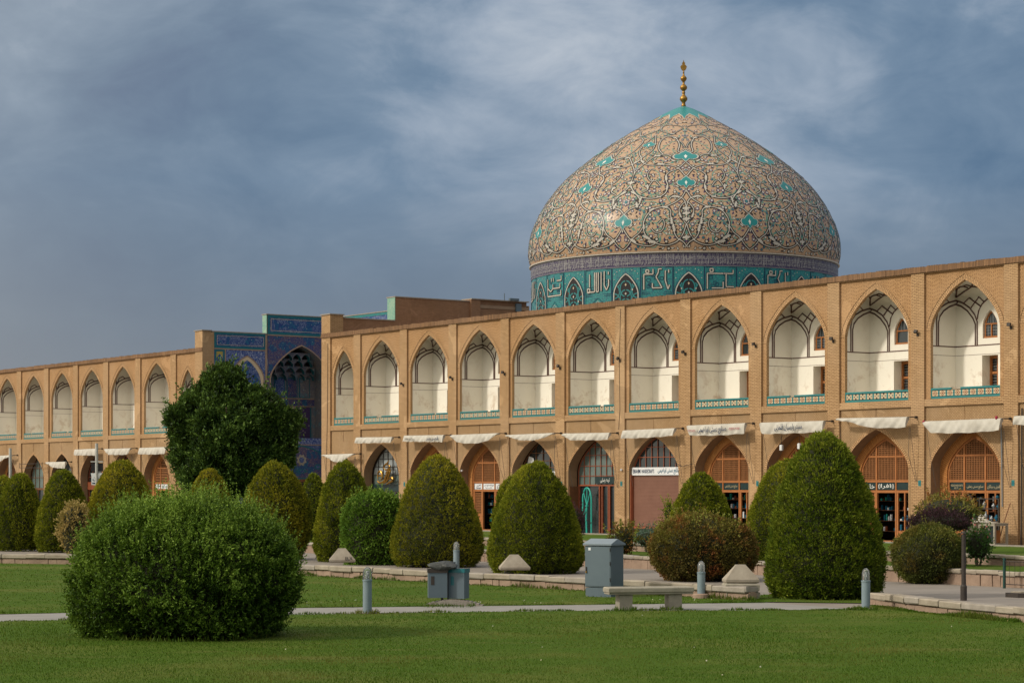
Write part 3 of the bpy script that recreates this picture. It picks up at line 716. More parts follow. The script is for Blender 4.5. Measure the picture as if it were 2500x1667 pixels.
# grille panels, bands and lower panels at the back of the recess
def back(y0, y1, z0, z1, mi, o=.02): sd.box(xb, xb+o, y0, y1, z0, z1, mi)
back(5.15, 9.78, 8.38, 8.46, 4, .05); back(5.15, 9.78, 7.94, 8.38, 8, .03); back(5.15, 9.78, 7.88, 7.94, 4, .05)
for y0, mi in ((5.6, 9), (6.62, 0), (7.6, 8), (8.58, 9)):
    back(y0, y0+.86, 8.5, 9.85, 2, .03); back(y0+.07, y0+.79, 8.54, 9.78, mi, .045)
for y0, mi in ((5.3, 5), (6.4, 11), (7.4, 5), (8.5, 11)): back(y0, y0+.95, 5.75, 7.85, mi, .03); back(y0+.95, y0+1.03, 5.75, 7.85, 2, .045)
back(5.15, 9.78, 5.70, 5.76, 4, .06)
# lower storey
rect(4.84, 10.3, 0, 5.2, 0); sd.box(XL-.05, X+.02, 4.84, 10.3, 5.2, 5.26, 4); sd.box(XL-.05, X+.014, 4.84, 10.3, 5.26, 5.66, 3)
lo = Op(7.45, 2.1, 3.0, 5.12, 1.0); ring_face(sd, lo.outline(), lo.outline(.09), SP(X+.02), 2)
sd.face([(X+.008, y, z) for y, z in lo.outline()], 8)
for (cy, cz, a, b) in ((7.45, 4.2, .42, .42), (6.2, 3.75, .3, .22), (8.7, 3.75, .3, .22), (7.45, 3.45, .5, .16)):
    st = [(X+.014, cy+a*math.cos(w)*(1 if i % 2 else .72), cz+b*math.sin(w)*(1 if i % 2 else .72)) for i, w in enumerate(np.linspace(0, 2*PI, 17)[:-1])]
    sd.face(st, 12 if cz > 4 else 2)
    sd.face([(X+.018, cy+(q[1]-cy)*.55, cz+(q[2]-cz)*.55) for q in st], 0)
sd.box(XL-.05, X+.05, 4.84, 10.3, 2.92, 3.0, 2); sd.box(XL-.05, X+.06, 4.84, 10.3, 2.72, 2.92, 13); sd.box(XL-.05, X+.03, 5.4, 9.6, 0, 2.72, 14)  # black slab stands in for the dark doorway under the lintel
sd.build('tiled_side_wall', [M['bluetile'], M['brick_dark'], M['teal_dark'], M['bluetile3'], M['stone_pink'], M['cream'], M['yellowtile'], M['tilegreen'], M['bluetile2'], M['darktile'], M['teal_dark'], M['purpletile'], M['stone_cream'], M['wood_dark'], M['black']], PR)
# main arch facing the square at the back of the court
pf = MB(); o = Op(-59.93, 4.6, 0, 12.2, 4.2)
wall_face(pf, XL+.03, -52.76, 0, 13.9, [o], FP(10.3), 0)
sweep(pf, o.outline(), FP(10.3), FP(14.5), 1); pf.face([(x, 14.5, z) for x, z in o.outline()][::-1], 1)
ring_face(pf, o.outline(), o.outline(.25), FP(10.28), 2)
pf.box(XL+.1, -52.8, 10.24, 10.29, 13.72, 13.9, 2); pf.box(XL+.1, -52.8, 10.24, 10.29, 12.75, 12.95, 2); pf.box(XL+.5, -53.2, 10.26, 10.29, 12.95, 13.72, 3)
pf.box(-52.76, -52.74, 4.6, 10.3, 0, 13.84, 0); pf.box(-52.84, -52.76, .7, 4.6, 0, 12.4, 0)
pf.box(-52.0, XR-.03, 4.56, 4.6, 12.5, 13.84, 4); pf.box(-52.7, -52.0, 4.56, 4.6, 12.5, 13.84, 4)
pf.build('entrance_arch', [M['bluetile3'], M['darktile'], M['teal'], M['bluetile'], M['tilegreen']], PR)
# roofs and rear
rr = MB(); rr.box(-71.3, -71.2, 4.8, 14, 0, 12.4); rr.box(-71.2, XL-.62, 4.9, 10.2, 12.3, 12.4); rr.box(XL-.9, XR, 14.5, 14.6, 0, 13.8); rr.box(XL-.9, XR+.02, 10.8, 14.5, 13.5, 13.7); rr.build('roof', M['roof'], PR)
lt = MB()
lt.box(XR-.02, XR+.14, 13.5, 13.9, 13.4, 13.9); lt.box(XR+.14, XR+.3, 12.9, 13.6, 14.06, 14.2); lt.tube([(XR+.1, 12.6, 14.06), (XR+.1, 12.6, 14.5)], .03)
lt.build('junction_box', M['greypaint'], PR)
# ---------------------------------------------------------------- domed mosque
DX, DY, A0 = 12.49, 158.0, math.radians(-3.53)
PROF = [(11.15, 18.36), (11.29, 18.95), (11.3, 19.48), (11.26, 20.02), (11.15, 20.55), (10.97, 21.15), (10.75, 21.6), (10.53, 22.08), (10.28, 22.52), (9.98, 22.98), (9.65, 23.44), (9.29, 23.91), (8.9, 24.33), (8.47, 24.75), (8.02, 25.15), (7.54, 25.54), (7.06, 25.92), (6.57, 26.3), (5.93, 26.76), (5.24, 27.23), (4.58, 27.65), (3.92, 28.05), (3.08, 28.53), (2.26, 29.0), (1.53, 29.4), (.8, 29.77), (.22, 30.0), (.12, 30.03)]
PZ = [p[1] for p in PROF]; PRr = [p[0] for p in PROF]
_zz = np.linspace(PZ[0], PZ[-1], 240); _rr = np.interp(_zz, PZ, PRr)
_k = np.exp(-np.linspace(-2, 2, 15)**2); _k /= _k.sum()
_rs = np.convolve(np.pad(_rr, 7, mode='edge'), _k, 'valid'); _rs[-12:] = _rr[-12:]; _rs[:4] = _rr[:4]
def rad(z): return float(np.interp(z, _zz, _rs))
def slope(z):
    d = .06; z0 = max(PZ[0], z-d); z1 = min(PZ[-1], z+d); return (rad(z1)-rad(z0))/(z1-z0)
def dpos(ph, z, off=0.0):
    """ph in radians from the pattern axis; returns a point in the dome's own frame"""
    r = rad(z); s = slope(z); l = math.hypot(1, s); nr, nz = 1/l, -s/l
    r += off*nr; z += off*nz; a = ph+A0
    return (r*math.sin(a), -r*math.cos(a), z)
def dshift(ph, z, du, ds):
    s = slope(z); return ph+du/max(.6, rad(z)), min(PZ[-1]-.02, z+ds/math.hypot(1, s))
MQ = root('domed_mosque', 'great mosque dome of tan tile with white scrollwork above a turquoise inscribed drum', 'dome', T(DX, DY))
ds = MB(); n = 160; prev = None


ds.lathe([(rad(z), z) for z in np.linspace(PZ[0], PZ[-1], 90)], n)
def dometile():
    m, nt, N, L, bs = nodes('glazed_tan_tile'); co = objco(nt)
    v = nt.nodes.new('ShaderNodeTexVoronoi'); v.inputs['Scale'].default_value = 5.5; L.new(co, v.inputs['Vector'])
    n1 = noise(nt, .5, 5, .6, co)
    c = mixc(nt, n1, (.47, .30, .175), (.38, .245, .145))
    c = mixc(nt, mathn(nt, 'MULTIPLY', v.outputs['Color'], .28), c, (.60, .41, .25))
    c = mixc(nt, mathn(nt, 'MULTIPLY', noise(nt, 9, 4, .7, co), .35), c, (.30, .21, .14))
    L.new(c, bs.inputs['Base Color']); bs.inputs['Roughness'].default_value = .42; bs.inputs['Specular IOR Level'].default_value = .45
    bs.inputs['Coat Weight'].default_value = .10; bs.inputs['Coat Roughness'].default_value = .2
    bump(nt, bs, v.outputs['Distance'], .35, .05); return m
M['dometile'] = dometile()
M['vine'] = pmat('white_scroll_tile', (.58, .545, .47), (.42, .39, .33), 3, rough=.4)
M['vinedark'] = pmat('black_scroll_tile', (.022, .02, .022), None, 3, rough=.4)
M['tendril'] = pmat('turquoise_tendril_tile', (.07, .25, .22), (.13, .27, .2), 3, rough=.4)
M['domecap'] = pmat('turquoise_cap_tile', (.012, .225, .235), (.03, .22, .21), 1.6, rough=.35)
M['violet'] = pmat('violet_flower_tile', (.05, .03, .11), None, 3, rough=.4)
dome = ds.build('dome', M['dometile'], MQ, smooth=True)

inl = MB(); DM = [M['vine'], M['vinedark'], M['tendril'], M['domecap'], M['violet'], M['teal'], M['inkwhite']]
def smooth_path(p, n=5):
    p = [np.array(q, float) for q in p]; out = []
    for i in range(len(p)-1):
        p0 = p[max(0, i-1)]; p1 = p[i]; p2 = p[i+1]; p3 = p[min(len(p)-1, i+2)]
        for k in range(n):
            t = k/n; out.append(.5*((2*p1)+(-p0+p2)*t+(2*p0-5*p1+4*p2-p3)*t*t+(-p0+3*p1-3*p2+p3)*t**3))
    out.append(p[-1]); return out
def ribbon(path, w, off, mi, sg=1, base=0.0, taper=False):
    """path of (degrees, z) laid on the dome as a thin strip"""
    P = smooth_path(path); L = []
    for i, (a, z) in enumerate(P):
        a2, z2 = P[min(i+1, len(P)-1)]; a1, z1 = P[max(i-1, 0)]; r = rad(z)
        du = math.radians(a2-a1)*r; dv = (z2-z1)*math.hypot(1, slope(z)); l = math.hypot(du, dv) or 1
        u, v = -dv/l, du/l; ww = w/2*(math.sin(PI*(i+.6)/(len(P)+.2))**.5 if taper else 1)
        pts = []
        for s in (-1, 1):
            ph, zz = dshift(math.radians(a), z, u*s*ww, v*s*ww); pts.append(dpos(base+sg*ph, max(PZ[0]+.01, zz), off))
        L.append(pts)
    for (a, b), (c, d) in zip(L, L[1:]): inl.face([a, b, d, c] if sg > 0 else [b, a, c, d], mi)
def blob(ph, z, shape, sc, off, mi, rot=0.0, sg=1, base=0.0):
    """closed outline (u,v) in metres stuck on the dome"""
    pts = []; cr, sr = math.cos(rot), math.sin(rot)
    for u, v in shape:
        U, V = (u*cr-v*sr)*sc, (u*sr+v*cr)*sc; a, zz = dshift(math.radians(ph), z, U, V); pts.append(dpos(base+sg*a, max(PZ[0]+.01, zz), off))
    c = dpos(base+sg*math.radians(ph), z, off)
    n = len(inl.v); inl.v += pts+[c]; m = len(pts)
    for i in range(m):
        f = (n+i, n+(i+1) % m, n+m); inl.f.append(f if sg > 0 else f[::-1]); inl.m.append(mi); inl.uv.append([(0,0)]*3)
PAL = [(0, 1.0), (.18, .78), (.42, .62), (.62, .36), (.98, .3), (1.12, .02), (.96, -.32), (.6, -.48), (.3, -.4), (.16, -.62), (0, -.85)]
PAL = PAL+[(-u, v) for u, v in PAL[-2:0:-1]]
SPADE = [(0, .62), (.14, .3), (.34, .12), (.22, -.2), (.1, -.3), (.12, -.6), (0, -.5), (-.12, -.6), (-.1, -.3), (-.22, -.2), (-.34, .12), (-.14, .3)]
FLW = [((1 if i % 2 else .62)*math.cos(i*PI/6), (1 if i % 2 else .62)*math.sin(i*PI/6)) for i in range(12)]
DISC = [(math.cos(i*PI/3), math.sin(i*PI/3)) for i in range(6)]
LEAF = [(0, 1), (.45, .2), (.3, -.6), (0, -1), (-.5, -.3), (-.3, .4)]
ACAN = [(-1.2, -.15), (-.8, .35), (-.62, .1), (-.3, .55), (-.15, .15), (.2, .6), (.3, .15), (.7, .45), (1.2, -.05), (.7, -.1), (.5, -.4), (.15, -.15), (-.1, -.45), (-.4, -.15), (-.7, -.4)]
V = {
'a': [(-.4,18.6),(1.1,18.95),(3.0,19.19),(4.2,19.6),(4.6,20.13),(5.5,20.68),(5.6,21.11),(7.3,21.36),(10.1,21.33),(12.5,21.13),(14.1,20.77),(15.0,20.28),(14.7,19.68),(13.3,19.26),(10.9,18.93),(7.9,18.75),(5.1,18.82),(2.7,19.07),(1.1,19.54),(0,20.2)],
'b': [(0,22.63),(1.7,22.05),(4.5,21.65),(7.9,21.36)],
'c': [(0,21.3),(.7,21.8),(2.2,22.04),(4.7,22.17),(6.2,21.93)],
'd': [(.2,24.73),(3.7,24.2),(7.0,23.96),(8.5,23.56),(7.2,22.96),(7.7,22.44),(9.9,22.12),(13.1,22.01),(16.5,22.12),(19.9,22.46),(22.4,23.08)],
'e': [(.1,23.59),(3.0,24.2),(6.3,24.46),(10.4,24.58),(15.6,24.53),(20.5,24.79),(22.3,25.16),(21.3,25.41)],
'f': [(22.5,23.17),(22.5,23.7),(22.2,24.1),(19.4,24.71),(14.9,25.32),(9.5,25.39),(6.0,25.08)],
'g': [(.5,25.83),(2.9,25.6),(4.0,25.67),(3.6,26.28),(6.8,26.86),(12.5,26.98),(16.0,26.62),(15.1,25.92),(11.3,25.39)],
'h': [(22.5,20.69),(22.4,20.94),(20.5,21.3),(18.0,21.5),(17.0,21.84),(18.3,22.2),(22.4,22.97)],
'i': [(22.5,20.0),(19.8,19.24),(17.1,18.87),(12.7,18.73),(9.6,19.02)],
'j': [(22.5,18.5),(20.6,18.8),(18.5,19.3),(16.5,19.6),(15.2,20.0)],
'k': [(.5,25.97),(2.5,26.44),(6.6,26.59)],
'm': [(1.5,27.74),(5.2,27.48),(9.4,27.23),(13.9,27.33),(21.0,27.6),(21.6,28.0),(15.5,28.1)],
'n': [(1.6,27.82),(6.5,27.99),(13.3,28.07),(20.3,28.37),(19.7,28.72)],
'p': [(13.1,23.44),(14.7,22.92),(15.0,22.66),(17.5,22.41)],
'q': [(22.4,25.2),(19,25.75),(18.5,26.3),(21,26.9),(22.5,27.2)],
's': [(.3,20.2),(1.6,20.6),(2.6,21.1),(1.6,21.5),(.2,21.75)],
'u': [(10,22.9),(12.2,23.3),(14.6,23.35),(16.3,23.8),(15.4,24.2),(13.4,24.15)],
'w': [(9.8,20.2),(8.2,20.5),(7.6,20.1),(8.6,19.7),(10.6,19.6),(12.2,19.9)]}
VW = dict(b=.10, c=.10, s=.09, j=.10, p=.09, u=.08, k=.07, m=.07, n=.055, q=.08, w=.08)
rd = random.Random(5)
vine_pts = [q for p in V.values() for q in smooth_path(p, 4)]
acc = [(4.4,19.9,1.3,.34),(5.2,20.4,1.5,.3),(13.9,19.3,.4,.36),(12.0,18.98,.1,.36),(10.2,22.1,0,.2),(8.1,23.5,1.4,.3),(7.4,22.8,1.6,.28),(3.6,22.1,.2,.28),(15.2,22.9,1.3,.26),(11.4,24.6,.1,.34),
       (18.2,21.6,1.2,.3),(17.1,21.95,1.7,.26),(7.7,21.35,.1,.28),(12.3,21.2,-.5,.26),(18.6,19.1,.5,.3),(20.6,22.5,.5,.26),(14.5,25.3,.1,.3),(6.8,26.8,.2,.22),(4.6,22.1,-.3,.2),(2.3,20.8,1.2,.24),(14.8,20.0,1.5,.22),(21,24.9,.6,.28),(9.5,27.2,0,.2),(16.5,28.1,0,.18)]
smallfl = []; leaves = []; tend = []
z = 18.62
while z < 29.0:
    r = rad(z); step = .315 if z < 26 else .30; na = max(2, int(math.radians(22.5)*r/step))
    for k in range(na+1):
        a = 22.5*(k+.5+rd.uniform(-.3, .3))/na
        if a > 22.6: continue
        zz = z+rd.uniform(-.1, .1)
        dmin = min(math.hypot(math.radians(a-q[0])*r, (zz-q[1])*1.3) for q in vine_pts)
        if dmin < .13: continue
        (smallfl if rd.random() < .36 and dmin > .19 else leaves).append((a, zz, rd.uniform(0, 2*PI), rd.random()))
    z += step/math.hypot(1, slope(min(z, 29.8)))*.9
for i in range(60):
    a = rd.uniform(1, 21.5); zz = rd.uniform(18.8, 27.5); p = [(a, zz)]; w = rd.uniform(0, 2*PI)
    for k in range(5):
        w += rd.uniform(-.7, .7); a += math.degrees(.32*math.cos(w)/rad(zz)); zz += .26*math.sin(w); a = min(22.4, max(.1, a)); zz = min(28.5, max(18.6, zz)); p.append((a, zz))
    tend.append(p)
for k in range(8):
    base = math.radians(45*k)
    for sg in (-1, 1):
        for p in tend: ribbon(p, .06, .008, 2, sg, base)
        for key, p in V.items():
            w = VW.get(key, .105)*.88; ribbon(p, w+.10, .014, 1, sg, base); ribbon(p, w*.64, .024, 0, sg, base)
        for (a, z, ro, sc) in acc:
            blob(a, z, ACAN, sc*1.35, .020, 1, ro, sg, base); blob(a, z, ACAN, sc*.75, .031, 0, ro, sg, base)
        for (a, z, ro, t) in smallfl:
            s = (.18 if t > .4 else .13)*(1 if z < 25 else .85); blob(a, z, FLW, s, .012, 4 if t < .7 else 1, ro, sg, base); blob(a, z, DISC, s*.48, .02, 0 if t > .25 else 5, ro, sg, base)
        for (a, z, ro, t) in leaves:
            s = .125*(1 if z < 25 else .8); blob(a, z, LEAF, s, .010, (1, 2, 0, 4)[int(t*3.99)], ro, sg, base)
            if int(t*3.99) == 2: blob(a, z, LEAF, s*1.5, .006, 1, ro, sg, base)
    def pal(a, z, w, h):
        sh = [(u*w*1.08, v*h*1.08) for u, v in PAL]
        blob(a, z, [(u*1.22, v*1.25) for u, v in sh], 1, .027, 1, 0, 1, base); blob(a, z, [(u*1.13, v*1.15) for u, v in sh], 1, .033, 0, 0, 1, base)
        blob(a, z, sh, 1, .040, 3, 0, 1, base); blob(a, z-.02, [(u*w*.55, v*h*.62) for u, v in SPADE], 1, .047, 6, 0, 1, base)
        ww = w
        for sg in (-1, 1):
            blob(a+sg*math.degrees(ww*1.2/rad(z)), z-h*.5, ACAN, w*.42, .026, 1, sg*.7, 1, base); blob(a+sg*math.degrees(ww*1.2/rad(z)), z-h*.5, ACAN, w*.26, .035, 0, sg*.7, 1, base)
        blob(a, z-h*1.15, LEAF, w*.3, .034, 1, 0, 1, base); blob(a, z-h*1.15, LEAF, w*.2, .04, 0, 0, 1, base)
    pal(0, 25.2, .68, .70); pal(0, 23.13, .50, .56); pal(22.5, 20.38, .50, .54); pal(22.5, 26.3, .38, .44)
    for (a, z, s) in ((22.5, 21.82, .36), (0, 24.1, .2), (0, 27.45, .2), (0, 26.9, .16), (22.5, 24.3, .2)):
        blob(a, z, FLW, s, .03, 4, 0, 1, base); blob(a, z, FLW, s*.78, .037, 0, 0, 1, base); blob(a, z, DISC, s*.4, .044, 4, 0, 1, base); blob(a, z, DISC, s*.26, .05, 5, 0, 1, base)
    for (a, z) in ((0, 20.9), (0, 21.25), (0, 20.5), (22.5, 23.25), (0, 19.25), (0, 28.3)):   # star knots on the axes
        s = .3 if z < 27 else .15; blob(a, z, ACAN, s*1.15, .028, 1, 0, 1, base); blob(a, z, [(-u, v) for u, v in ACAN][::-1], s*1.15, .029, 1, 0, 1, base)
        blob(a, z, ACAN, s*.8, .037, 0, .0, 1, base); blob(a, z, LEAF, s*.7, .042, 0, 0, 1, base)
# turquoise cap with cusped edge
NC = 16; nn = 12*NC; capz = []
for i in range(nn):
    t = (i % 12)/12; e = abs(2*t-1)
    capz.append(28.95+.22*(1-e)**1.5*1.3-(.28 if e > .72 else 0)*(e-.72)/.28)
rows = []
for j in range(11):
    row = []
    for i in range(nn):
        z = capz[i]+(30.025-capz[i])*(j/10); row.append(dpos(2*PI*i/nn, z, .03))
    rows.append(row)
for r0, r1 in zip(rows, rows[1:]):
    for i in range(nn): inl.face([r0[i], r0[(i+1) % nn], r1[(i+1) % nn], r1[i]], 3)
for i in range(nn): inl.face([dpos(2*PI*i/nn, capz[i]-.07, .024), dpos(2*PI*(i+1)/nn, capz[(i+1) % nn]-.07, .024), dpos(2*PI*(i+1)/nn, capz[(i+1) % nn]+.02, .026), dpos(2*PI*i/nn, capz[i]+.02, .026)], 0)
inl.build('tile_inlay', DM, dome)

# mouldings, inscription band
def cyl(mb, r0, z0, r1, z1, mi=0, n=160): mb.lathe([(r0, z0), (r1, z1)], n, mi=mi)
bd = MB(); cyl(bd, 11.13, 18.22, 11.15, 18.37, 0); cyl(bd, 11.24, 18.26, 11.25, 18.33, 1); cyl(bd, 11.15, 18.25, 11.24, 18.26, 1); cyl(bd, 11.25, 18.33, 11.15, 18.345, 1)
bd.build('moulding', [M['vinedark'], M['vine']], MQ, smooth=False)
M['bandtile'] = pmat('violet_band_tile', (.055, .045, .105), (.09, .075, .12), 5, rough=.35)
ib = MB(); cyl(ib, 11.10, 17.33, 11.12, 18.22, 0); band = ib.build('inscription_band', M['bandtile'], MQ, smooth=True)
lm = MB()
def wrap(a0, a1, z0, z1, r): return lambda u, v: (r*math.sin(a0+(a1-a0)*u), -r*math.cos(a0+(a1-a0)*u), z0+(z1-z0)*v)
L1 = shape_ar('والشمس وضحاها والقمر اذا تلاها والنهار اذا جلاها واللیل اذا یغشاها والسماء وما بناها والارض وما طحاها'); L2 = shape_ar('انا اعطیناک الکوثر فصل لربک وانحر ان شانئک هو الابتر قل هو الله احد الله الصمد لم یلد ولم یولد')
for k in range(12):
    a0 = 2*PI*k/12; a1 = a0+2*PI/12*.985
    text(lm, L1, wrap(a0, a1, 17.76, 18.18, 11.135), bold=.012); text(lm, L2, wrap(a0, a1, 17.38, 17.82, 11.14), bold=.012)
rs = random.Random(3)
for k in range(360):   # the tall upright strokes that lace both lines together
    a = rs.uniform(0, 2*PI); w = .0016; z0 = rs.choice((17.4, 17.45, 17.8)); lm.face([wrap(a, a+w, z0, 18.17, 11.143)(u, v) for u, v in ((0,0),(1,0),(1,1),(0,1))])
for z, h in ((17.345, .02), (17.78, .018), (18.185, .02)): lm.lathe([(11.142, z), (11.142, z+h)], 160)
lm.build('inscription', pmat('pale_grey_script_tile', (.40, .39, .38), (.3, .3, .3), 3, rough=.4), band)

# drum: sixteen grilles between sixteen kufic panels
dr = MB(); cyl(dr, 11.05, 10.0, 11.08, 17.33, 0)
def drumtile():
    m, nt, N, L, bs = nodes('turquoise_mosaic'); co = objco(nt)
    v = nt.nodes.new('ShaderNodeTexVoronoi'); v.inputs['Scale'].default_value = 4.5; v.feature = 'DISTANCE_TO_EDGE'; L.new(co, v.inputs['Vector'])
    w = nt.nodes.new('ShaderNodeTexVoronoi'); w.inputs['Scale'].default_value = 7; L.new(co, w.inputs['Vector'])
    l = mathn(nt, 'LESS_THAN', v.outputs['Distance'], .05)
    c = mixc(nt, noise(nt, 1.5, 3, .5, co), (.012, .17, .17), (.02, .24, .23))
    c = mixc(nt, mathn(nt, 'MULTIPLY', l, .75), c, (.012, .06, .12))
    c = mixc(nt, mathn(nt, 'MULTIPLY', mathn(nt, 'LESS_THAN', w.outputs['Distance'], .16), .6), c, (.25, .30, .22))
    L.new(c, bs.inputs['Base Color']); bs.inputs['Roughness'].default_value = .35; return m
drum = dr.build('drum', drumtile(), MQ, smooth=True)
KUF = [ # strokes in a unit panel
 [[(.08,.1),(.38,.1),(.38,.92)], [(.45,.92),(.45,.1),(.53,.1),(.53,.92)], [(.64,.92),(.64,.12)], [(.76,.95),(.76,.35),(.85,.15),(.93,.35),(.93,.6)], [(.08,.24),(.18,.24),(.18,.08),(.08,.08),(.08,.24)], [(.17,.3),(.17,.85)], [(.92,.8),(.92,.92)]],
 [[(.07,.1),(.07,.74),(.38,.74),(.38,.95)], [(.14,.92),(.24,.92),(.24,.8),(.14,.8),(.14,.92)], [(.67,.95),(.56,.95),(.56,.82),(.48,.62),(.68,.16),(.36,.16),(.36,.36)], [(.79,.88),(.79,.45),(.88,.1),(.93,.28)], [(.90,.78),(.90,.92)]],
 [[(.07,.85),(.07,.1),(.9,.1),(.9,.32)], [(.07,.45),(.28,.3),(.42,.42),(.85,.42),(.85,.6)], [(.32,.72),(.32,.88)], [(.45,.72),(.45,.88)], [(.66,.74),(.92,.74),(.92,.93)], [(.42,.6),(.42,.42)]],
 [[(.05,.1),(.05,.75),(.92,.75),(.92,.9)], [(.14,.95),(.24,.95),(.24,.82),(.14,.82),(.14,.95)], [(.68,.75),(.68,.2),(.95,.2)], [(.2,.14),(.58,.14),(.58,.4)]]]
tp = MB(); TM = [M['vine'], M['teal'], M['vinedark'], M['ink'], M['cream'], M['redbrown'], M['teal_dark']]
def strip(a, b, w, mi, r):   # a,b in (angle, z)
    du = (b[0]-a[0])*r; dv = b[1]-a[1]; l = math.hypot(du, dv) or 1; u, v = -dv/l*w/2, du/l*w/2
    q = [(a[0]-u/r, a[1]-v), (b[0]-u/r, b[1]-v), (b[0]+u/r, b[1]+v), (a[0]+u/r, a[1]+v)]
    tp.face([(r*math.sin(x), -r*math.cos(x), z) for x, z in q], mi)
def lines(pts, w, mi, r):
    for a, b in zip(pts, pts[1:]): strip(a, b, w, mi, r)
ctr = math.radians(-3.53+.8)
R1, R2, R3 = 11.10, 11.115, 11.13
for k in range(16):
    ca = ctr+2*PI*k/16; hw = math.radians(5.35); rs = random.Random(k % 4+20)
    # window cell: arch outline, dark void, turquoise arabesque
    def AP(u, v): return (ca+u*hw*.86, 11.6+v*5.3)
    o = [(-1, -.35)]+[(u, (arch(u, 1.0, .26))) for u in US]+[(1, -.35)]
    cpt = AP(0, .3); n0 = len(tp.v); pts = [AP(u, v) for u, v in o]
    for (a, z) in pts+[cpt]: tp.v.append((R1*math.sin(a), -R1*math.cos(a), z))
    for i in range(len(pts)): tp.f.append((n0+i, n0+(i+1) % len(pts), n0+len(pts))); tp.m.append(2); tp.uv.append([(0,0)]*3)
    lines(pts, .075, 0, R3); lines([AP(u*1.1, v+.012) for u, v in o], .03, 3, R2)
    for j in range(11):
        zc = -.32+j*.115
        for sg in (-1, 1):
            c0 = (.0, zc)
            w1 = [(sg*(.05+.42*math.sin(t)), zc+.10*math.cos(t*1.0)-.02) for t in np.linspace(0, 3.0, 7)]
            w2 = [(sg*(.95-.45*math.sin(t)), zc+.06+.09*math.cos(t)) for t in np.linspace(0, 3.0, 6)]
            for w, mi in ((w1, 1), (w2, 1)):
                w = [p for p in w if abs(p[0]) < .98 and p[1] < arch(p[0], 1.0, .26)-.02]
                if len(w) > 1: lines([AP(*p) for p in w], .085, mi, R2)
        if zc < .86:
            a, z = AP(0, zc+.03); s = .10
            tp.face([((R3)*math.sin(a+x/R3), -R3*math.cos(a+x/R3), z+y) for x, y in ((-s*.7, 0), (0, -s), (s*.7, 0), (0, s))], 0 if j % 2 else 4)
            for sg in (-1, 1):
                if abs(.55) < 1 and zc+.08 < arch(.55, 1, .26)-.05:
                    a, z = AP(sg*.55, zc+.08); tp.face([((R3)*math.sin(a+x/R3), -R3*math.cos(a+x/R3), z+y) for x, y in ((-.06, 0), (0, -.07), (.06, 0), (0, .07))], 0 if rs.random() < .5 else (5 if rs.random() < .4 else 1))
    for v in range(6):       # stars in the spandrels
        for sg in (-1, 1):
            for u, w in ((.95, 1.0), (.75, 1.03), (.5, 1.045), (.98, .93)):
                a, z = AP(sg*u, w); tp.face([(R2*math.sin(a+x/R2), -R2*math.cos(a+x/R2), z+y) for x, y in ((-.04, 0), (0, -.04), (.04, 0), (0, .04))], 0)
        break
    for e in (-1, 1):
        a = ca+e*hw*1.02; strip((a, 10.2), (a, 17.3), .05, 3, R2); strip((a+e*.006, 10.2), (a+e*.006, 17.3), .035, 1, R2)
    # kufic cell to the right of the window
    pa = ca+PI/16; hp = PI/16*2*.5-hw*1.06
    hp = (2*PI/16-2*hw)/2*.90
    ks = {0: 3, 15: 1, 14: 0, 13: 2}.get(k, k % 4)
    KP = lambda u, v: (pa+(u*2-1)*hp, 15.62+v*1.62)
    for st in KUF[ks]:
        lines([KP(*p) for p in st], .16, 2, R2); lines([KP(*p) for p in st], .075, 0, R3)
    for (u0, v0, u1, v1) in ((-.03, -.02, 1.03, -.02), (-.03, 1.02, 1.03, 1.02), (-.03, -.02, -.03, 1.02), (1.03, -.02, 1.03, 1.02), (-.03, -.09, 1.03, -.09)): strip(KP(u0, v0), KP(u1, v1), .035, 3, R2)
    for rr_ in range(7):
        u, v = rs.uniform(.1, .8), rs.uniform(.15, .75); q = [(u, v), (u+.12, v), (u+.12, v+.12), (u, v+.12), (u, v)]; lines([KP(*p) for p in q], .03, 3, R1)
    a, z = pa, 14.55      # eight-pointed star below
    for q in (0, PI/4):
        s = .42; tp.face([(R2*math.sin(a+s*math.cos(q+i*PI/2)/R2), -R2*math.cos(a+s*math.cos(q+i*PI/2)/R2), z+s*math.sin(q+i*PI/2)) for i in range(4)], 0)
    for q in (0, PI/4):
        s = .33; tp.face([(R3*math.sin(a+s*math.cos(q+i*PI/2)/R3), -R3*math.cos(a+s*math.cos(q+i*PI/2)/R3), z+s*math.sin(q+i*PI/2)) for i in range(4)], 3)
    for i in range(5):
        u = -.2+.1*i; strip((a+u/R3, z-.2), (a+u/R3, z+.2), .035, 0, R3+.012)
    for w in (.7, .95): lines([(pa+x*hp*w, 14.55+y*.85*w) for x, y in ((-1, 0), (0, -1), (1, 0), (0, 1), (-1, 0))], .03, 0 if w < .8 else 3, R1)
tp.build('tile_panel', TM, drum)
ch = MB(); ch.box(-11.4, 11.4, -11.4, 11.4, 0, 10.4, 0, Matrix.Rotation(ANG, 4, 'Z')); ch.lathe([(11.3, 10.4), (11.3, 10.9), (11.05, 11.0)], 64); ch.build('prayer_chamber', M['brick_dark'], MQ)
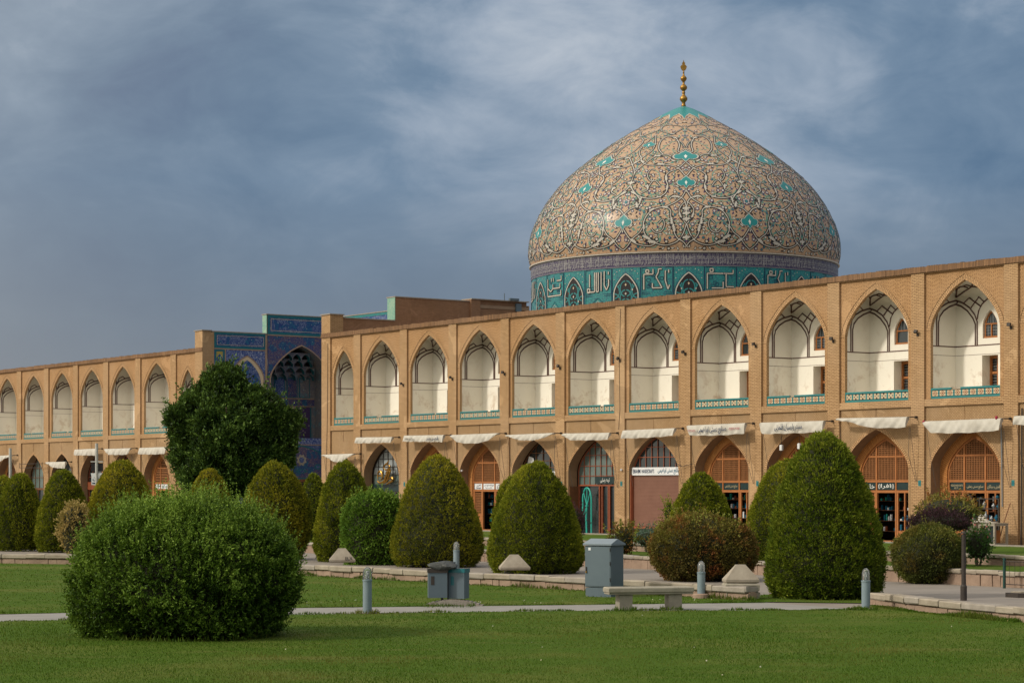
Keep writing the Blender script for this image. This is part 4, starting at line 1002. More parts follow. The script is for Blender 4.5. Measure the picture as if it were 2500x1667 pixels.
# finial
fn = MB(); Z0 = 30.0
prof = [(.13, 0), (.18, .08), (.14, .18), (.12, .34), (.2, .42), (.28, .54), (.28, .66), (.19, .8), (.11, .88), (.10, 1.0), (.14, 1.04), (.09, 1.1), (.10, 1.18), (.18, 1.25), (.26, 1.36), (.26, 1.48), (.17, 1.6), (.08, 1.68), (.08, 1.82), (.11, 1.86), (.16, 1.92), (.23, 2.03), (.23, 2.13), (.14, 2.25), (.07, 2.32), (.05, 2.5), (.08, 2.54), (.03, 2.62), (.03, 2.85)]
fn.lathe([(r, z*1.0+Z0) for r, z in prof], 20); fi = fn.build('finial', M['gold'], MQ, smooth=True)
le = MB(); sh = [(0, 3.08), (.13, 3.16), (.2, 3.34), (.24, 3.52), (.14, 3.68), (.08, 3.74), (.13, 3.84), (.05, 3.95), (0, 4.18)]; sh = sh+[(-x, z) for x, z in sh[-2:0:-1]]
n0 = len(sh); 
sh = [(x, z*.75+.31) for x, z in sh]
le.v = [(x, -.03, z+Z0) for x, z in sh]+[(x, .03, z+Z0) for x, z in sh]; le.f = [tuple(range(n0))[::-1], tuple(range(n0, 2*n0))]+[(i, (i+1) % n0, n0+(i+1) % n0, n0+i) for i in range(n0)]
le.m = [0]*len(le.f); le.uv = [[(0,0)]*len(f) for f in le.f]; le.build('finial_leaf', M['gold'], fi)
# ---------------------------------------------------------------- awnings on the arcade
def awning(label, xL, xR, yTL, yTR, yBL, yBR, sag=0.0, taper=(0, 0), scallop=False, rope=True, writing=None, mat='white', d=-.5, arm=True, group='rolled cloth awnings over the shops'):
    tL, tR = tx(xL, d), tx(xR, d); zTL, zTR = tz(xL, yTL, d), tz(xR, yTR, d); zBL, zBR = tz(xL, yBL, d), tz(xR, yBR, d)
    z0 = zTL; R = root('awning', label, 'awning', FT(tL, d, z0), group)
    W = tR-tL; nu, nv = 44, 7; mb = MB(); rs = random.Random(int(xL*7)); ph = [rs.uniform(0, 6.3) for _ in range(5)]
    rows = []
    for j in range(nv+1):
        v = j/nv; row = []
        for i in range(nu+1):
            u = i/nu
            zt = zTL+(zTR-zTL)*u; zb = zBL+(zBR-zBL)*u-sag*math.sin(PI*u)
            if taper[0] and u < taper[0]: zb = zt-.06-(zt-zb-.06)*(u/taper[0])**.8
            if taper[1] and u > 1-taper[1]: zb = zt-.06-(zt-zb-.06)*((1-u)/taper[1])**.8
            if scallop and j == nv: zb += .045*abs(math.sin(u*PI*17))
            z = zt+(zb-zt)*v+.012*math.sin(u*23+ph[0])*v
            y = -.03*math.sin(PI*v)-.05*v+(.016*math.sin(u*31+ph[1]+v*3)+.022*math.sin(u*13+ph[2])+.012*math.sin(u*57+v*5))*(.25+v)
            row.append((u*W, y, z-z0))
        rows.append(row)
    for a, b in zip(rows, rows[1:]):
        for i in range(nu): mb.face([b[i], b[i+1], a[i+1], a[i]])
    # the rolled top of the cloth, going back to the bar
    top = [(x, y+.10, z+.02) for x, y, z in rows[0]]; back = [(x, y+.16, z-.06) for x, y, z in rows[0]]
    for i in range(nu):
        mb.face([rows[0][i], rows[0][i+1], top[i+1], top[i]]); mb.face([top[i], top[i+1], back[i+1], back[i]])
        mb.face([(rows[-1][i][0], rows[-1][i][1], rows[-1][i][2]), (rows[-1][i+1][0], rows[-1][i+1][1], rows[-1][i+1][2]), back[i+1], back[i]][::-1])
    for e in (0, nu): mb.face([r[e] for r in rows]+[back[e], top[e]])
    cl = mb.build('cloth', M[mat], R, smooth=False)
    if arm:
        fr = MB(); fr.tube([(-.02, .08, 0), (W+.12, .08, zTR-z0)], .02)
        for x, z in ((.02, -.02), (W+.1, zTR-z0)): fr.tube([(x, .08, z), (x, -d+.02, z)], .025); fr.box(x-.03, x+.03, -d-.12, -d, z-.05, z+.05)
        fr.build('support_arm', M['iron'], R)
    if rope:
        for x, b in ((.03, .25), (W+.06, .05), (W+.1, .3)): rp_ = MB(); rp_.tube([(x, .08, zBR-z0 if x > .1 else -.1), (x+(.12 if x < .1 else -.02), b, -1.6), (x+(.2 if x < .1 else .0), .46, -2.7)], .011, 4); rp_.build('rope', M['rope'], R)
    if writing:
        for (s, ink, u0, u1, v0, v1) in writing:
            t = MB()
            def f(u, v, u0=u0, u1=u1, v0=v0, v1=v1):
                U = u0+(u1-u0)*u; Vv = v0+(v1-v0)*v; z = zBL+(zBR-zBL)*U-sag*math.sin(PI*U); z = z+((zTL+(zTR-zTL)*U)-z)*Vv
                return (U*W, -.13, z-z0)
            text(t, s, f, bold=.02, shear=.0); t.build('lettering', M[ink], cl)
    return R
aw = awning
aw('small white awning sagging over the narrow end bay nearest the tiled portal', 787, 862, 1110, 1107.5, 1117, 1114, sag=.32, taper=(.5, .25))
aw('plain greyish white awning above the shop with frosted window panes', 868.7, 956, 1068, 1067, 1082, 1080)
aw('off-white scalloped awning with grey script, over an arch hidden by a conifer', 986, 1082, 1063.5, 1062, 1079, 1080, scallop=True, writing=[(shape_ar('قصر هنر'), 'ink', .62, .92, .2, .85), ('۳۳۲۰۸۳۱۶', 'rope', .07, .3, .3, .7)])
aw('wide plain awning bellied in the middle above the three white shop signs', 1101.7, 1215, 1062, 1057.5, 1076, 1068, sag=.22, taper=(.12, .18))
aw('fringed scalloped white awning above the dark glass shop with patched panes', 1235, 1350, 1062, 1057, 1066, 1064, sag=.24, taper=(.2, .2), scallop=True)
aw('clean white awning above the shop with turquoise wheel frame in its window', 1374, 1487, 1058.5, 1056.5, 1073, 1073, sag=.03, taper=(.18, 0))
aw('straight white awning above the closed brown roller shutter', 1520, 1646, 1051, 1045.5, 1070, 1063, sag=.03)
aw('white awning lettered in dark blue with red numbers at both ends', 1678, 1818, 1039, 1033, 1062, 1058, sag=.05, taper=(.04, 0),
   writing=[(shape_ar('صنایع دستی ابراهیمی'), 'ink', .22, .72, .12, .86), ('۰۹۱۳۳۱۸۹۲۱', 'inkred', .04, .18, .35, .6), ('۰۳۱۳۲۲۰۹۷۱۲', 'inkred', .76, .95, .4, .68)])
aw('white awning lettered in blue slanting script beside the tall conifer', 1856.6, 2010, 1032, 1027.5, 1059, 1054, sag=.02, taper=(.03, 0), writing=[(shape_ar('مستر پارسیان قلمزنی'), 'ink', .26, .70, .18, .84)])
aw('twisted cream awning, thin at its left end, above a lattice arch', 2043, 2214, 1021.5, 1018, 1030, 1043, sag=.12, taper=(.45, 0))
a10 = aw('white awning tied with red cloth corners above the open shop with display case', 2256, 2443, 1029, 1021.5, 1056, 1050, sag=.06, taper=(.10, 0))
for x in (-.02, 3.95):
    t = MB(); t.lathe([(0, -.09), (.05, -.05), (.06, .02), (.03, .07), (0, .08)], 8, c=(x*.985, 0, -.02 if x < 1 else .06)); t.build('tie', M['inkred'], a10)
aw('cut off white awning at the right edge of the arcade', 2475, 2640, 1016, 1009, 1037, 1031, sag=.03)
G2 = 'cloth awnings on the left arcade'
aw('white awning on a leaning pole at the far left edge', -45, 28, 1114, 1111, 1131, 1120, sag=.1, taper=(0, .4), group=G2)
aw('low hanging torn white awning tied up in front of a dark arch', 112, 159, 1128, 1127, 1137, 1143, sag=.05, taper=(.4, 0), group=G2)
aw('white awning with a dark grey rolled end behind the white lamp post', 182.5, 234, 1097.5, 1095, 1111, 1111.5, group=G2)
aw('plain white awning with slack folds, left neighbour of the slatted wooden arch', 254.5, 318, 1096, 1094, 1109, 1109, sag=.03, taper=(.2, .1), group=G2)
aw('rumpled white awning over the slatted wooden arch next to the big tree', 340, 405, 1093.5, 1091, 1108, 1107, sag=.04, group=G2)
# bare awning frame on the left arcade
R = root('bare_awning', 'bare iron awning frame without cloth across a dark pointed arch', 'frame', FT(tx(48, -.5), -.5, 0)); W = tx(103, -.5)-tx(48, -.5); f = MB(); zz = tz(60, 1132, -.5)
for z in (zz, zz-.3): f.tube([(0, 0, z), (W, 0, z)], .02)
for x in (0, W): f.tube([(x, 0, zz+.1), (x, 0, zz-.35)], .02); f.tube([(x, 0, zz), (x, .56, zz)], .02)
f.build('bar', M['iron'], R)

# floodlights fixed to the piers, small teal number plates, cables
for i, (p, z, lab) in enumerate([(-43.83, 8.75, 'second'), (-38.9, 8.9, 'third'), (-34.0, 8.95, 'fourth'), (-29.15, 9.05, 'fifth'), (-24.27, 9.2, 'sixth'), (-19.34, 9.3, 'seventh'), (-14.41, 9.4, 'eighth'), (-9.42, 9.35, 'ninth'), (-4.44, 9.35, 'tenth'), (.59, 9.35, 'eleventh')]):
    R = root('floodlight', 'small black floodlight high on the %s brick pier right of the tiled portal' % lab, 'floodlight', FT(p+.02, -.1, z-.55), 'floodlights on the arcade piers')
    m = MB(); Mx = Matrix.Rotation(random.uniform(-.6, .3), 4, 'X') @ Matrix.Rotation(random.uniform(-.5, .5), 4, 'Z'); m.box(-.075, .075, -.10, .0, -.06, .07, 0, Mx); m.build('lamp_head', M['iron'], R)
    m = MB(); m.tube([(0, .02, 0), (.02, .1, -.10)], .02); m.box(-.05, .05, .06, .1, -.16, -.05); m.build('bracket', M['iron'], R)
for i, p in enumerate([-43.83, -34.0, -29.15, -24.27, -14.41, -4.44, .59]):
    nb = ['the frosted glass shop', 'the arch with three white signs', 'the dark glass shop', 'the wheel frame shop', 'the dark blue lettered awning', 'the tall conifer', 'the display case shop'][i]
    m = MB(); m.cbox(-.075, .075, -.012, .0, -.12, .12, .008); m.box(-.045, .045, -.016, -.012, -.05, .06, 1)
    setp(m.build('number_plate', [M['teal'], M['teal_dark']], M=FT(p+.12, 0, 2.55)), 'small turquoise number plate on the brick pier right of %s' % nb, 'plate', 'number plates on the piers')
def cable(lab, pts, r=.012, mat='iron'):
    m = MB(); o0 = pts[0]; m.tube([(a-o0[0], b-o0[1], c-o0[2]) for a, b, c in pts], r, 5); setp(m.build('cable', M[mat], M=FT(*o0)), lab, 'cable', 'cables along the arcade')
cable('thin black cable hanging down the first pier beside the tiled portal', [(-52.05, -.03, 10.9), (-52.1, -.03, 6.5), (-52.2, -.05, 4.0), (-52.25, -.05, 1.0)], .014)
cable('dark cable running down the pier over the roller shutter awning', [(-24.2, -.02, 11.1), (-24.3, -.02, 8.5), (-24.25, -.02, 6.2), (-24.35, -.02, 5.2)], .01)
cable('slack cable strung between roller shutter sign and blue lettered awning', [(-20.0, -.1, 3.55), (-19.4, -.12, 3.36), (-18.7, -.08, 3.48)], .014)
cable('pair of thick dark pipes on the rightmost visible pier', [(1.15, .02, 5.5), (1.12, .02, 2.5), (1.1, .02, 0)], .035)
cable('dark drain pipe beside the arch of the open shop', [(.06, .03, 4.9), (.1, .03, 3.2), (.12, .03, 1.6)], .03, 'steel')
# gilded calligraphic ornament
R = root('calligraphy_ornament', 'large gilded calligraphic ornament hung in front of the frosted panes', 'ornament', FT(tx(941, .4), .4, 2.55))
GS = 1.2
g = MB()
def cur(p, r): 
    q = smooth_path([(x*1.15, z*.78) for x, z in p], 5); g.tube([(x, 0, z) for x, z in q], [1.25*r*(.35+.65*math.sin(PI*(i+.5)/len(q))) for i in range(len(q))], 6)
cur([(-.75, .25), (-.5, .1), (-.1, .2), (.1, .6), (.3, .95), (.45, 1.2)], .075); cur([(-.7, .35), (-.7, .8), (-.45, .95), (-.3, .75), (-.3, .4), (-.55, .3)], .06)
cur([(-.2, .05), (.15, .25), (.35, .7), (.5, 1.05)], .06); cur([(.1, .0), (.45, .15), (.7, .3), (.6, .5), (.3, .35)], .065); cur([(-.15, 1.2), (.05, 1.05), (.35, 1.15), (.4, 1.35), (.15, 1.4)], .05)
cur([(-.2, 1.15), (-.05, 1.4), (.2, 1.55), (.3, 1.75)], .05); cur([(0, .8), (.2, .95), (.45, .95)], .04); cur([(-.65, .6), (-.3, .62)], .04)
g.build('scroll', M['gold'], R)
g = MB(); g.box(-.5, .5, .08, .12, .3, .36); g.tube([(0, 0, .5), (0, .3, .5)], .03); g.build('mount', M['iron'], R)
# turquoise wheel frame standing in the shop window
R = root('wheel_frame', 'turquoise arched spinning wheel frame standing at the shop door', 'frame', FT(-27.0, .35, 0))
g = MB(); A = [(-.35+.35*math.cos(t)-.0, 0, 1.75+.6*math.sin(t)) for t in np.linspace(0, PI, 14)]
g.tube([(0, 0, .02)]+A+[(-.7, 0, 1.2)], .045); c0 = (-.36, 0, 1.45)
for e in ((-.62, 0, 2.1), (-.36, 0, 2.33), (-.1, 0, 2.12), (-.62, 0, 1.0)): g.tube([c0, e], .028)
g.tube([c0, (-.42, 0, .9), (-.38, 0, .02)], .05); g.lathe([(.0, -.03), (.09, -.03), (.09, .03), (0, .03)], 10, c=c0); g.build('frame', M['turq'], R)
# glazed display case with a cloth, in front of the open shop
R = root('display_case', 'cream framed glass display case with plastic sheet outside the open shop', 'display case', FT(tx(2425, -1.0), -1.0, 0, -.15))
m = MB()
for x in (-.45, .45):
    for y in (-.3, .3): m.box(x-.04, x+.04, y-.04, y+.04, .06, .95)
for z0, z1 in ((.06, .16), (.87, .95)):
    m.box(-.41, .41, -.34, -.27, z0, z1); m.box(-.41, .41, .27, .34, z0, z1); m.box(-.49, -.42, -.26, .26, z0, z1); m.box(.42, .49, -.26, .26, z0, z1)
m.box(-.45, .45, -.3, .3, .16, .19); m.box(-.5, .5, -.35, .35, .95, .98); m.build('case', M['stone_cream'], R)
m = MB(); m.box(-.41, .41, -.29, -.28, .19, .87); m.build('pane', M['glass'], R)
for x in (-.4, .4):
    m = MB(); m.tube([(x, -.33, .04), (x, -.28, .04)], .04, 10); m.build('wheel', M['iron'], R)
m = MB(); m.box(-.2, .25, -.1, .15, .2, .7); m.build('chest', M['wood'], R)
cm = MB(); NX = 9; P = [[(-1.0+.16*i+random.uniform(-.03, .03), -.4+.1*j+random.uniform(-.03, .03), max(.99, .99+.35*math.sin(i*.5)*math.exp(-((j-4)/2.5)**2)*(1 if i < 6 else .2)+random.uniform(-.02, .03)) if i > 3 else .35+.2*i+random.uniform(-.04, .04)) for i in range(NX)] for j in range(8)]
for a, b in zip(P, P[1:]):
    for i in range(NX-1): cm.face([a[i], a[i+1], b[i+1], b[i]])
setp(cm.build('plastic_sheet', M['white'], M=FT(tx(2412, -1.0), -1.0, 0)), 'crumpled whitish plastic sheet draped beside the glass display case', 'sheet')
R = root('metalware', 'tall polished metal urns on a dark shelf in the open shop door', 'metalware', FT(-.62, .25, 0)); g = MB()
g.box(-.55, .5, -.15, .2, 1.0, 1.04); g.box(-.55, -.5, -.15, .2, 0, 1.9); g.box(.45, .5, -.15, .2, 0, 1.9); g.box(-.55, .5, -.15, .2, 1.5, 1.54); g.box(-.55, .5, -.15, .2, 1.9, 1.94); g.build('shelf', M['iron'], R)
for x, z, h in ((-.38, 1.54, .32), (-.3, 1.04, .38), (.0, 1.04, .2), (.25, 1.04, .25), (.1, 1.54, .2), (.35, 1.54, .16), (.3, 1.94, .12)):
    u = MB(); u.lathe([(0, 0), (.05, 0), (.03, .1*h), (.09, .35*h), (.09, .6*h), (.03, .8*h), (.05, h), (0, h)], 12, c=(x, 0, z)); u.build('urn', M['steel'] if x < .2 else M['inkblue'], R, smooth=True)
g = MB(); g.tube([(1.0, -.05, 1.75), (1.12, -.6, .9), (1.2, -1.0, .03)], .022); setp(g.build('stick', M['wood_dark'], M=FT(-.35, -.05, 0)), 'long thin stick leaning on the rightmost brick pier', 'stick')
# small wall lamps under the lettered awning, lamp inside an arch
for x, z in ((-12.6, 4.15), (-11.45, 4.2)):
    R = root('hanging_lamp', 'small white box lamp hanging under the blue lettered awning, %s' % ('left of the pair' if x < -12 else 'right of the pair'), 'lamp', FT(x, -.1, z), 'box lamps under the awning')
    g = MB(); g.tube([(0, 0, .12), (0, 0, .55)], .012); g.build('rod', M['iron'], R); g = MB(); g.cbox(-.07, .07, -.05, .05, -.14, .12, .02); g.build('housing', M['whitesign'], R)
for (x, d, z, lab) in ((-38.95+1.0, .3, 3.3, 'round grey lamp on the inner side of the arch with three white signs'), (-43.83+1.0, .3, 2.5, 'white camera on the inner side of the arch behind the scalloped script awning'), (-24.27+.5, .05, 3.25, 'small white camera left of the english lettered sign')):
    R = root('wall_camera', lab, 'camera', FT(x-.4, d, z)); g = MB(); g.tube([(0, 0, 0), (.12, -.16, -.02)], .05, 10); g.build('housing', M['whitesign'], R); g = MB(); g.tube([(-.1, .05, .02), (0, 0, 0)], .02); g.build('bracket', M['iron'], R)

# lamp posts at the left
def lamppost(px, Y, ztop, lab, sign=False):
    X = (px-1250)/F*Y; R = root('lamp_post', lab, 'lamp post', T(X, Y)); g = MB(); g.tube([(0, 0, 0), (0, 0, ztop)], .075, 10); g.lathe([(.13, 0), (.13, .3), (.075, .36)], 10); g.build('post', M['postwhite'], R)
    if sign:
        z1 = EYE+(HX-1128)/F*Y; g = MB(); g.box(-.3, .32, -.05, .05, z1-.0, z1+.06); g.build('arm', M['postwhite'], R)
        g = MB(); g.box(-.28, .32, .0, .06, z1-.46, z1-.04); g.build('speaker_box', M['black'], R)
        g = MB(); zb = z1-1.15; pts = [(-.3, zb+.6), (.3, zb+.6), (.16, zb+.45), (.16, zb), (-.26, zb), (-.26, zb+.42)]
        n = len(pts); g.v = [(x, -.02, z) for x, z in pts]+[(x, .03, z) for x, z in pts]; g.f = [tuple(range(n))[::-1], tuple(range(n, 2*n))]+[(i, (i+1) % n, n+(i+1) % n, n+i) for i in range(n)]; g.m = [0]*len(g.f); g.uv = [[(0,0)]*len(f) for f in g.f]
        s_ = g.build('sign', M['whitesign'], R); g = MB(); text(g, shape_ar('نان'), lambda u, v: (-.2+.3*u, -.03, zb+.2+.25*v), bold=.02); g.box(-.22, .0, -.03, -.022, zb+.06, zb+.12); g.build('lettering', M['ink'], s_)
lamppost(236, 110, 4.6, 'pale metal post with black box and white sign between two left conifers', True)
lamppost(25, 118, 4.5, 'pale metal post carrying the awning at the far left edge')

# ---------------------------------------------------------------- street furniture of the garden
def bollard(px, by, h, lab, base=False):
    X, Y = gnd(px, by); Y += .1; R = root('bollard_light', lab, 'bollard light', T(X, Y), 'grey bollard lights on the lawn'); r = .085
    hb = .11 if base else .03
    g = MB(); g.lathe([(0, 0), (.19 if base else .16, 0), (.18 if base else .15, hb-.02), (.15, hb), (0, hb)], 18); g.build('footing', M['stone_pink'] if base else M['concrete'], R, smooth=False)
    hp = h-.26
    g = MB(); g.lathe([(r, hb), (r, hp), (r+.008, hp+.002), (r+.008, hp+.03), (r-.01, hp+.035), (0, hp+.035)], 22); g.build('post', M['bollard'], R, smooth=False)
    g = MB(); g.lathe([(r-.014, hp+.035), (r-.014, h-.09), (r-.02, h-.05), (r-.045, h-.018), (0, h-.006)], 18); g.build('lamp_cover', M['clear'], R, smooth=True)
    g = MB(); g.lathe([(0, hp+.035), (.035, hp+.04), (.035, hp+.1), (.025, hp+.12), (.03, h-.08), (0, h-.06)], 12); g.build('bulb', M['bulb'], R, smooth=True)
    g = MB()
    for k in range(4):
        w = k*PI/2+.5; c, s = math.cos(w), math.sin(w); g.tube([(r*c, r*s, hp+.03), (r*c, r*s, h-.08), (.8*r*c, .8*r*s, h-.03), (.3*r*c, .3*r*s, h), (0, 0, h+.003)], .008, 5)
    g.build('cage', M['steel'], R)
bollard(896, 1499, .88, 'grey bollard light standing alone on the lawn nearest the big round bush')
bollard(1114, 1398, .86, 'grey bollard light behind the litter bins and low stone wall')
bollard(1713, 1461, .80, 'grey bollard light on a pinkish footing beside the stone end block', True)
bollard(2116, 1488, .80, 'grey bollard light at the start of the right stone wall')

# litter bins on a post
X, Y = gnd(1095, 1480); R = root('litter_bin', 'pair of blue-grey hanging litter bins on one post, left one stuffed with a bag', 'litter bin', T(X, Y+.25))
def bin_box(x, y, rz, w, dp, h, z0, name):
    Mx = Matrix.Translation((x, y, z0)) @ Matrix.Rotation(rz, 4, 'Z'); g = MB(); w2, d2 = w/2, dp/2
    g.box(-w2, w2, -d2, -d2+.012, 0, h, 0, Mx); g.box(-w2, w2, d2-.012, d2, 0, h, 0, Mx); g.box(-w2, -w2+.012, -d2+.012, d2-.012, 0, h, 0, Mx); g.box(w2-.012, w2, -d2+.012, d2-.012, 0, h, 0, Mx); g.box(-w2+.012, w2-.012, -d2+.012, d2-.012, 0, .012, 0, Mx)
    g.box(-w2-.012, w2+.012, -d2-.012, -d2, h-.075, h+.005, 1, Mx); g.box(w2, w2+.012, -d2, d2+.012, h-.075, h+.005, 1, Mx); g.box(-w2-.012, -w2, -d2, d2+.012, h-.075, h+.005, 1, Mx)
    g.box(-w2+.05, -w2+.12, -d2-.004, -d2, h*.45, h*.75, 1, Mx)
    return g.build(name, [M['greypaint'], M['teal_dark'] if x > 0 else M['iron']], R)
bin_box(-.23, -.02, .10, .38, .28, .58, .17, 'bin'); bin_box(.20, .06, -.35, .34, .28, .60, .15, 'bin')
g = MB(); g.box(-.035, .0, .0, .04, 0, .8); g.box(-.16, -.11, -.03, .02, 0, .2); g.build('post', M['iron'], R)
bag = MB(); rings = []
for j in range(9):
    t = j/8; row = []
    for k in range(18):
        w = 2*PI*k/18; q = 1+.14*math.sin(3*w+j)+.10*math.sin(7*w+2*j); rx = (.33+.0*t)*math.sin(.35+t*2.6)*q; ry = .20*math.sin(.35+t*2.6)*q
        row.append((-.16+rx*math.cos(w)*(1-.25*t)+.10*t, -.02+ry*math.sin(w), .70+.21*t+.035*math.sin(2*w+1)*math.sin(PI*t)))
    rings.append(row)
for a, b in zip(rings, rings[1:]):
    for k in range(18): bag.face([a[k], a[(k+1) % 18], b[(k+1) % 18], b[k]])
bag.face(rings[-1]); M['bag'] = pmat('dark_refuse_bag', (.035, .038, .035), (.06, .065, .06), 12, rough=.38, bmp=.5, bscale=14)
setp(bag.build('refuse_bag', M['bag'], smooth=True, M=T(X, Y+.25)), 'dark bulging refuse bag sticking out of the left hanging bin', 'bag')
st = MB(); n = 16; pts = [(-.6+1.2*i/n, .13*math.sin(PI*i/n)**.7) for i in range(n+1)]
for (a, za), (b, zb) in zip(pts, pts[1:]): st.box(a, b-.002, -.16, .16, -.05, max(.02, (za+zb)/2))
setp(st.build('stone_kerb', M['concrete'], M=T(X+.1, Y+.25, .006, -.08)), 'low curved stone kerb under the hanging litter bins', 'kerb')

# electrical cabinet
X, Y = gnd(1480, 1458); Y += .28; R = root('utility_cabinet', 'tall blue-grey metal utility cabinet with sloping lid on the lawn', 'cabinet', T(X-.03, Y, 0, -.60))
# local: front face -Y, width x, depth y; left panel wide, right side narrow
w, dp, h = .66, .52, 1.12
g = MB(); g.cbox(-w/2, w/2, -dp/2, dp/2, .22, h, .006); g.build('body', M['greypaint'], R)
g = MB(); g.cbox(-w/2+.008, w/2-.008, -dp/2+.008, dp/2-.008, 0, .21, .004); g.build('plinth', M['greypaint'], R)
g = MB(); a, b = w/2+.035, dp/2+.035
P = [(-a, -b, h+.01), (a, -b, h+.01), (a, b, h+.01), (-a, b, h+.01), (-a, -b, h+.045), (a, -b, h+.045), (a, b, h+.045), (-a, b, h+.045), (-a+.02, 0, h+.15), (a-.02, 0, h+.15)]
for f in ((0, 1, 5, 4), (1, 2, 6, 5), (2, 3, 7, 6), (3, 0, 4, 7), (0, 3, 2, 1), (4, 5, 9, 8), (6, 7, 8, 9), (5, 6, 9), (7, 4, 8)): g.face([P[i] for i in f])
g.build('lid', M['greypaint_roof'], R)
g = MB(); g.cbox(-w/2+.02, w/2-.02, -dp/2-.010, -dp/2+.002, .245, h-.02, .004); dr_ = g.build('door', M['greypaint'], R)
g = MB(); g.box(-w/2+.03, -w/2+.05, -dp/2-.03, -dp/2-.01, .55, .66); g.box(-w/2+.028, -w/2+.056, -dp/2-.035, -dp/2-.012, .53, .57, 1); g.build('handle', [M['iron'], M['gold']], dr_)
g = MB(); g.box(-w/2+.09, -w/2+.15, -dp/2-.013, -dp/2-.0105, h-.1, h-.04); g.build('sticker', M['whitesign'], dr_)
g = MB()
for z in (.35, .7, 1.0): g.tube([(w/2-.012, -dp/2-.016, z), (w/2-.012, -dp/2-.016, z+.08)], .009)
g.build('hinge', M['iron'], R)

# stone bench
X0, Y0 = gnd(1530, 1490); X1, Y1 = gnd(1660, 1488)
R = root('stone_bench', 'weathered pale stone bench with two block legs beside the path', 'bench', T((X0+X1)/2-.09, (Y0+Y1)/2+.05, 0, .22))
g = MB(); g.cbox(-.86, .86, -.22, .22, .345, .455, .02, jit=.004); g.cbox(-.845, .845, -.2, .2, .315, .35, .01); g.build('seat', M['stone_cream'], R)
for x in (-.5, .5):
    g = MB(); g.cbox(x-.13, x+.13, -.15, .15, 0, .32, .012, jit=.006); g.build('leg', M['stone_cream'], R)

# low stone walls: coping slabs over rubble base
def stonewall(lab, path, h=.30, wid=.34, cap=.13, group=None):
    R = root('stone_wall', lab, 'wall', T(*path[0])); ox, oy = path[0]
    cm_ = MB(); bm_ = MB(); rs = random.Random(int(abs(ox)*100))
    for (ax, ay), (bx, by) in zip(path, path[1:]):
        L = math.hypot(bx-ax, by-ay); w = math.atan2(by-ay, bx-ax); Mx = Matrix.Translation((ax-ox, ay-oy, 0)) @ Matrix.Rotation(w, 4, 'Z'); s = 0
        def put(mb, x0, x1, y0, y1, z0, z1, c, jit, mi=0):
            n0 = len(mb.v); mb.cbox(x0, x1, y0, y1, z0, z1, c, mi, jit); mb.v[n0:] = [tuple(Mx @ Vector(q)) for q in mb.v[n0:]]
        while s < L-.02:
            e = min(L, s+rs.uniform(.45, 1.05)); dz = rs.uniform(-.012, .014)
            put(cm_, s+.004, e-.008, -wid/2+rs.uniform(-.02, .02), wid/2, h-cap+dz, h+dz+rs.uniform(-.005, .01), .022, .008, rs.choice((0, 0, 0, 1))); s = e
        s = 0
        while s < L-.02:
            e = min(L, s+rs.uniform(.25, .55)); put(bm_, s+.006, e-.006, -wid/2+.045, wid/2-.03, -.05, h-cap-.012, .015, .012); s = e
        put(bm_, 0, L, -wid/2+.09, wid/2-.08, -.05, h-cap+.02, .002, 0)
    c = cm_.build('coping', [M['stone'], M['concrete']], R); bm_.build('base', M['stone_pink'], R); return R
def fwp(t, d): v = fw(t, d); return (v.x, v.y)
W1 = [(-21.5, 70.6), (-15.9, 68.0), (-12.8, 66.9), (-8.8, 62.4), fwp(9.4, -36.4), fwp(15.1, -35.95), fwp(20.6, -35.5), fwp(24.75, -35.4)]
stonewall('low pale stone garden wall running behind the lawn to the end block', W1)
W2 = [gnd(2142, 1478), gnd(2232, 1492), gnd(2370, 1507), gnd(2500, 1519), gnd(2800, 1560)]
stonewall('low pale stone wall curving off to the right edge behind the lawn', [(x, y+.2) for x, y in W2], h=.27)
stonewall('far stone retaining wall beyond the paving, behind the conifers', [fwp(-40, -26), fwp(-10, -26.1), fwp(10, -26), fwp(24, -26.2), fwp(40, -26.2)], h=.38, wid=.3, cap=.1)
stonewall('second stone kerb wall in front of the raised lawn strip near the shops', [fwp(-50, -21.6), fwp(-10, -21.5), fwp(14, -21.5), fwp(40, -21.5)], h=.58, wid=.3, cap=.1)

def capstone(px, by, lab, layers=False, w=.42, scale=1.0):
    X, Y = gnd(px, by, .30 if not layers else 0); R = root('cap_stone', lab, 'cap stone', T(X, Y+.22, 0 if layers else .305, .10)); z = 0
    if layers:
        g = MB(); g.cbox(-.36, .0, -.24, .24, -.02, .17, .02, jit=.012); g.cbox(.01, .36, -.23, .23, -.02, .165, .02, jit=.015); g.cbox(-.37, .35, -.25, .24, .175, .345, .03, jit=.018); g.build('block', M['stone_cream'], R); z = .35
    g = MB(); a, b, h0, h1 = w, w*.62, .075, .39*scale
    P = [(-a+.02, -b+.02, z), (a-.02, -b+.02, z), (a-.02, b-.02, z), (-a+.02, b-.02, z), (-a, -b, z+.03), (a, -b, z+.03), (a, b, z+.03), (-a, b, z+.03), (-a, -b, z+h0), (a, -b, z+h0), (a, b, z+h0), (-a, b, z+h0),
         (-a*.30, -.03, z+h1), (a*.26, -.03, z+h1), (a*.26, .03, z+h1), (-a*.30, .03, z+h1)]
    for r0 in (0, 4, 8):
        for k in range(4): g.face([P[r0+k], P[r0+(k+1) % 4], P[r0+4+(k+1) % 4], P[r0+4+k]])
    g.face([P[i] for i in (12, 13, 14, 15)]); g.face([P[i] for i in (3, 2, 1, 0)]); o = g.build('cap', M['stone'], R)
    return R, o
R, o = capstone(834, 1373, 'gabled stone cap on the wall with black scribble, between two left conifers', w=.36)
t = MB(); text(t, 'ELX', lambda u, v: (.08+.2*u, -.235+.03*v, .07+.09*v)); t.build('scribble', M['black'], o)
capstone(1256, 1392, 'gabled stone cap on the wall before the conifer left of the cabinet', w=.38)
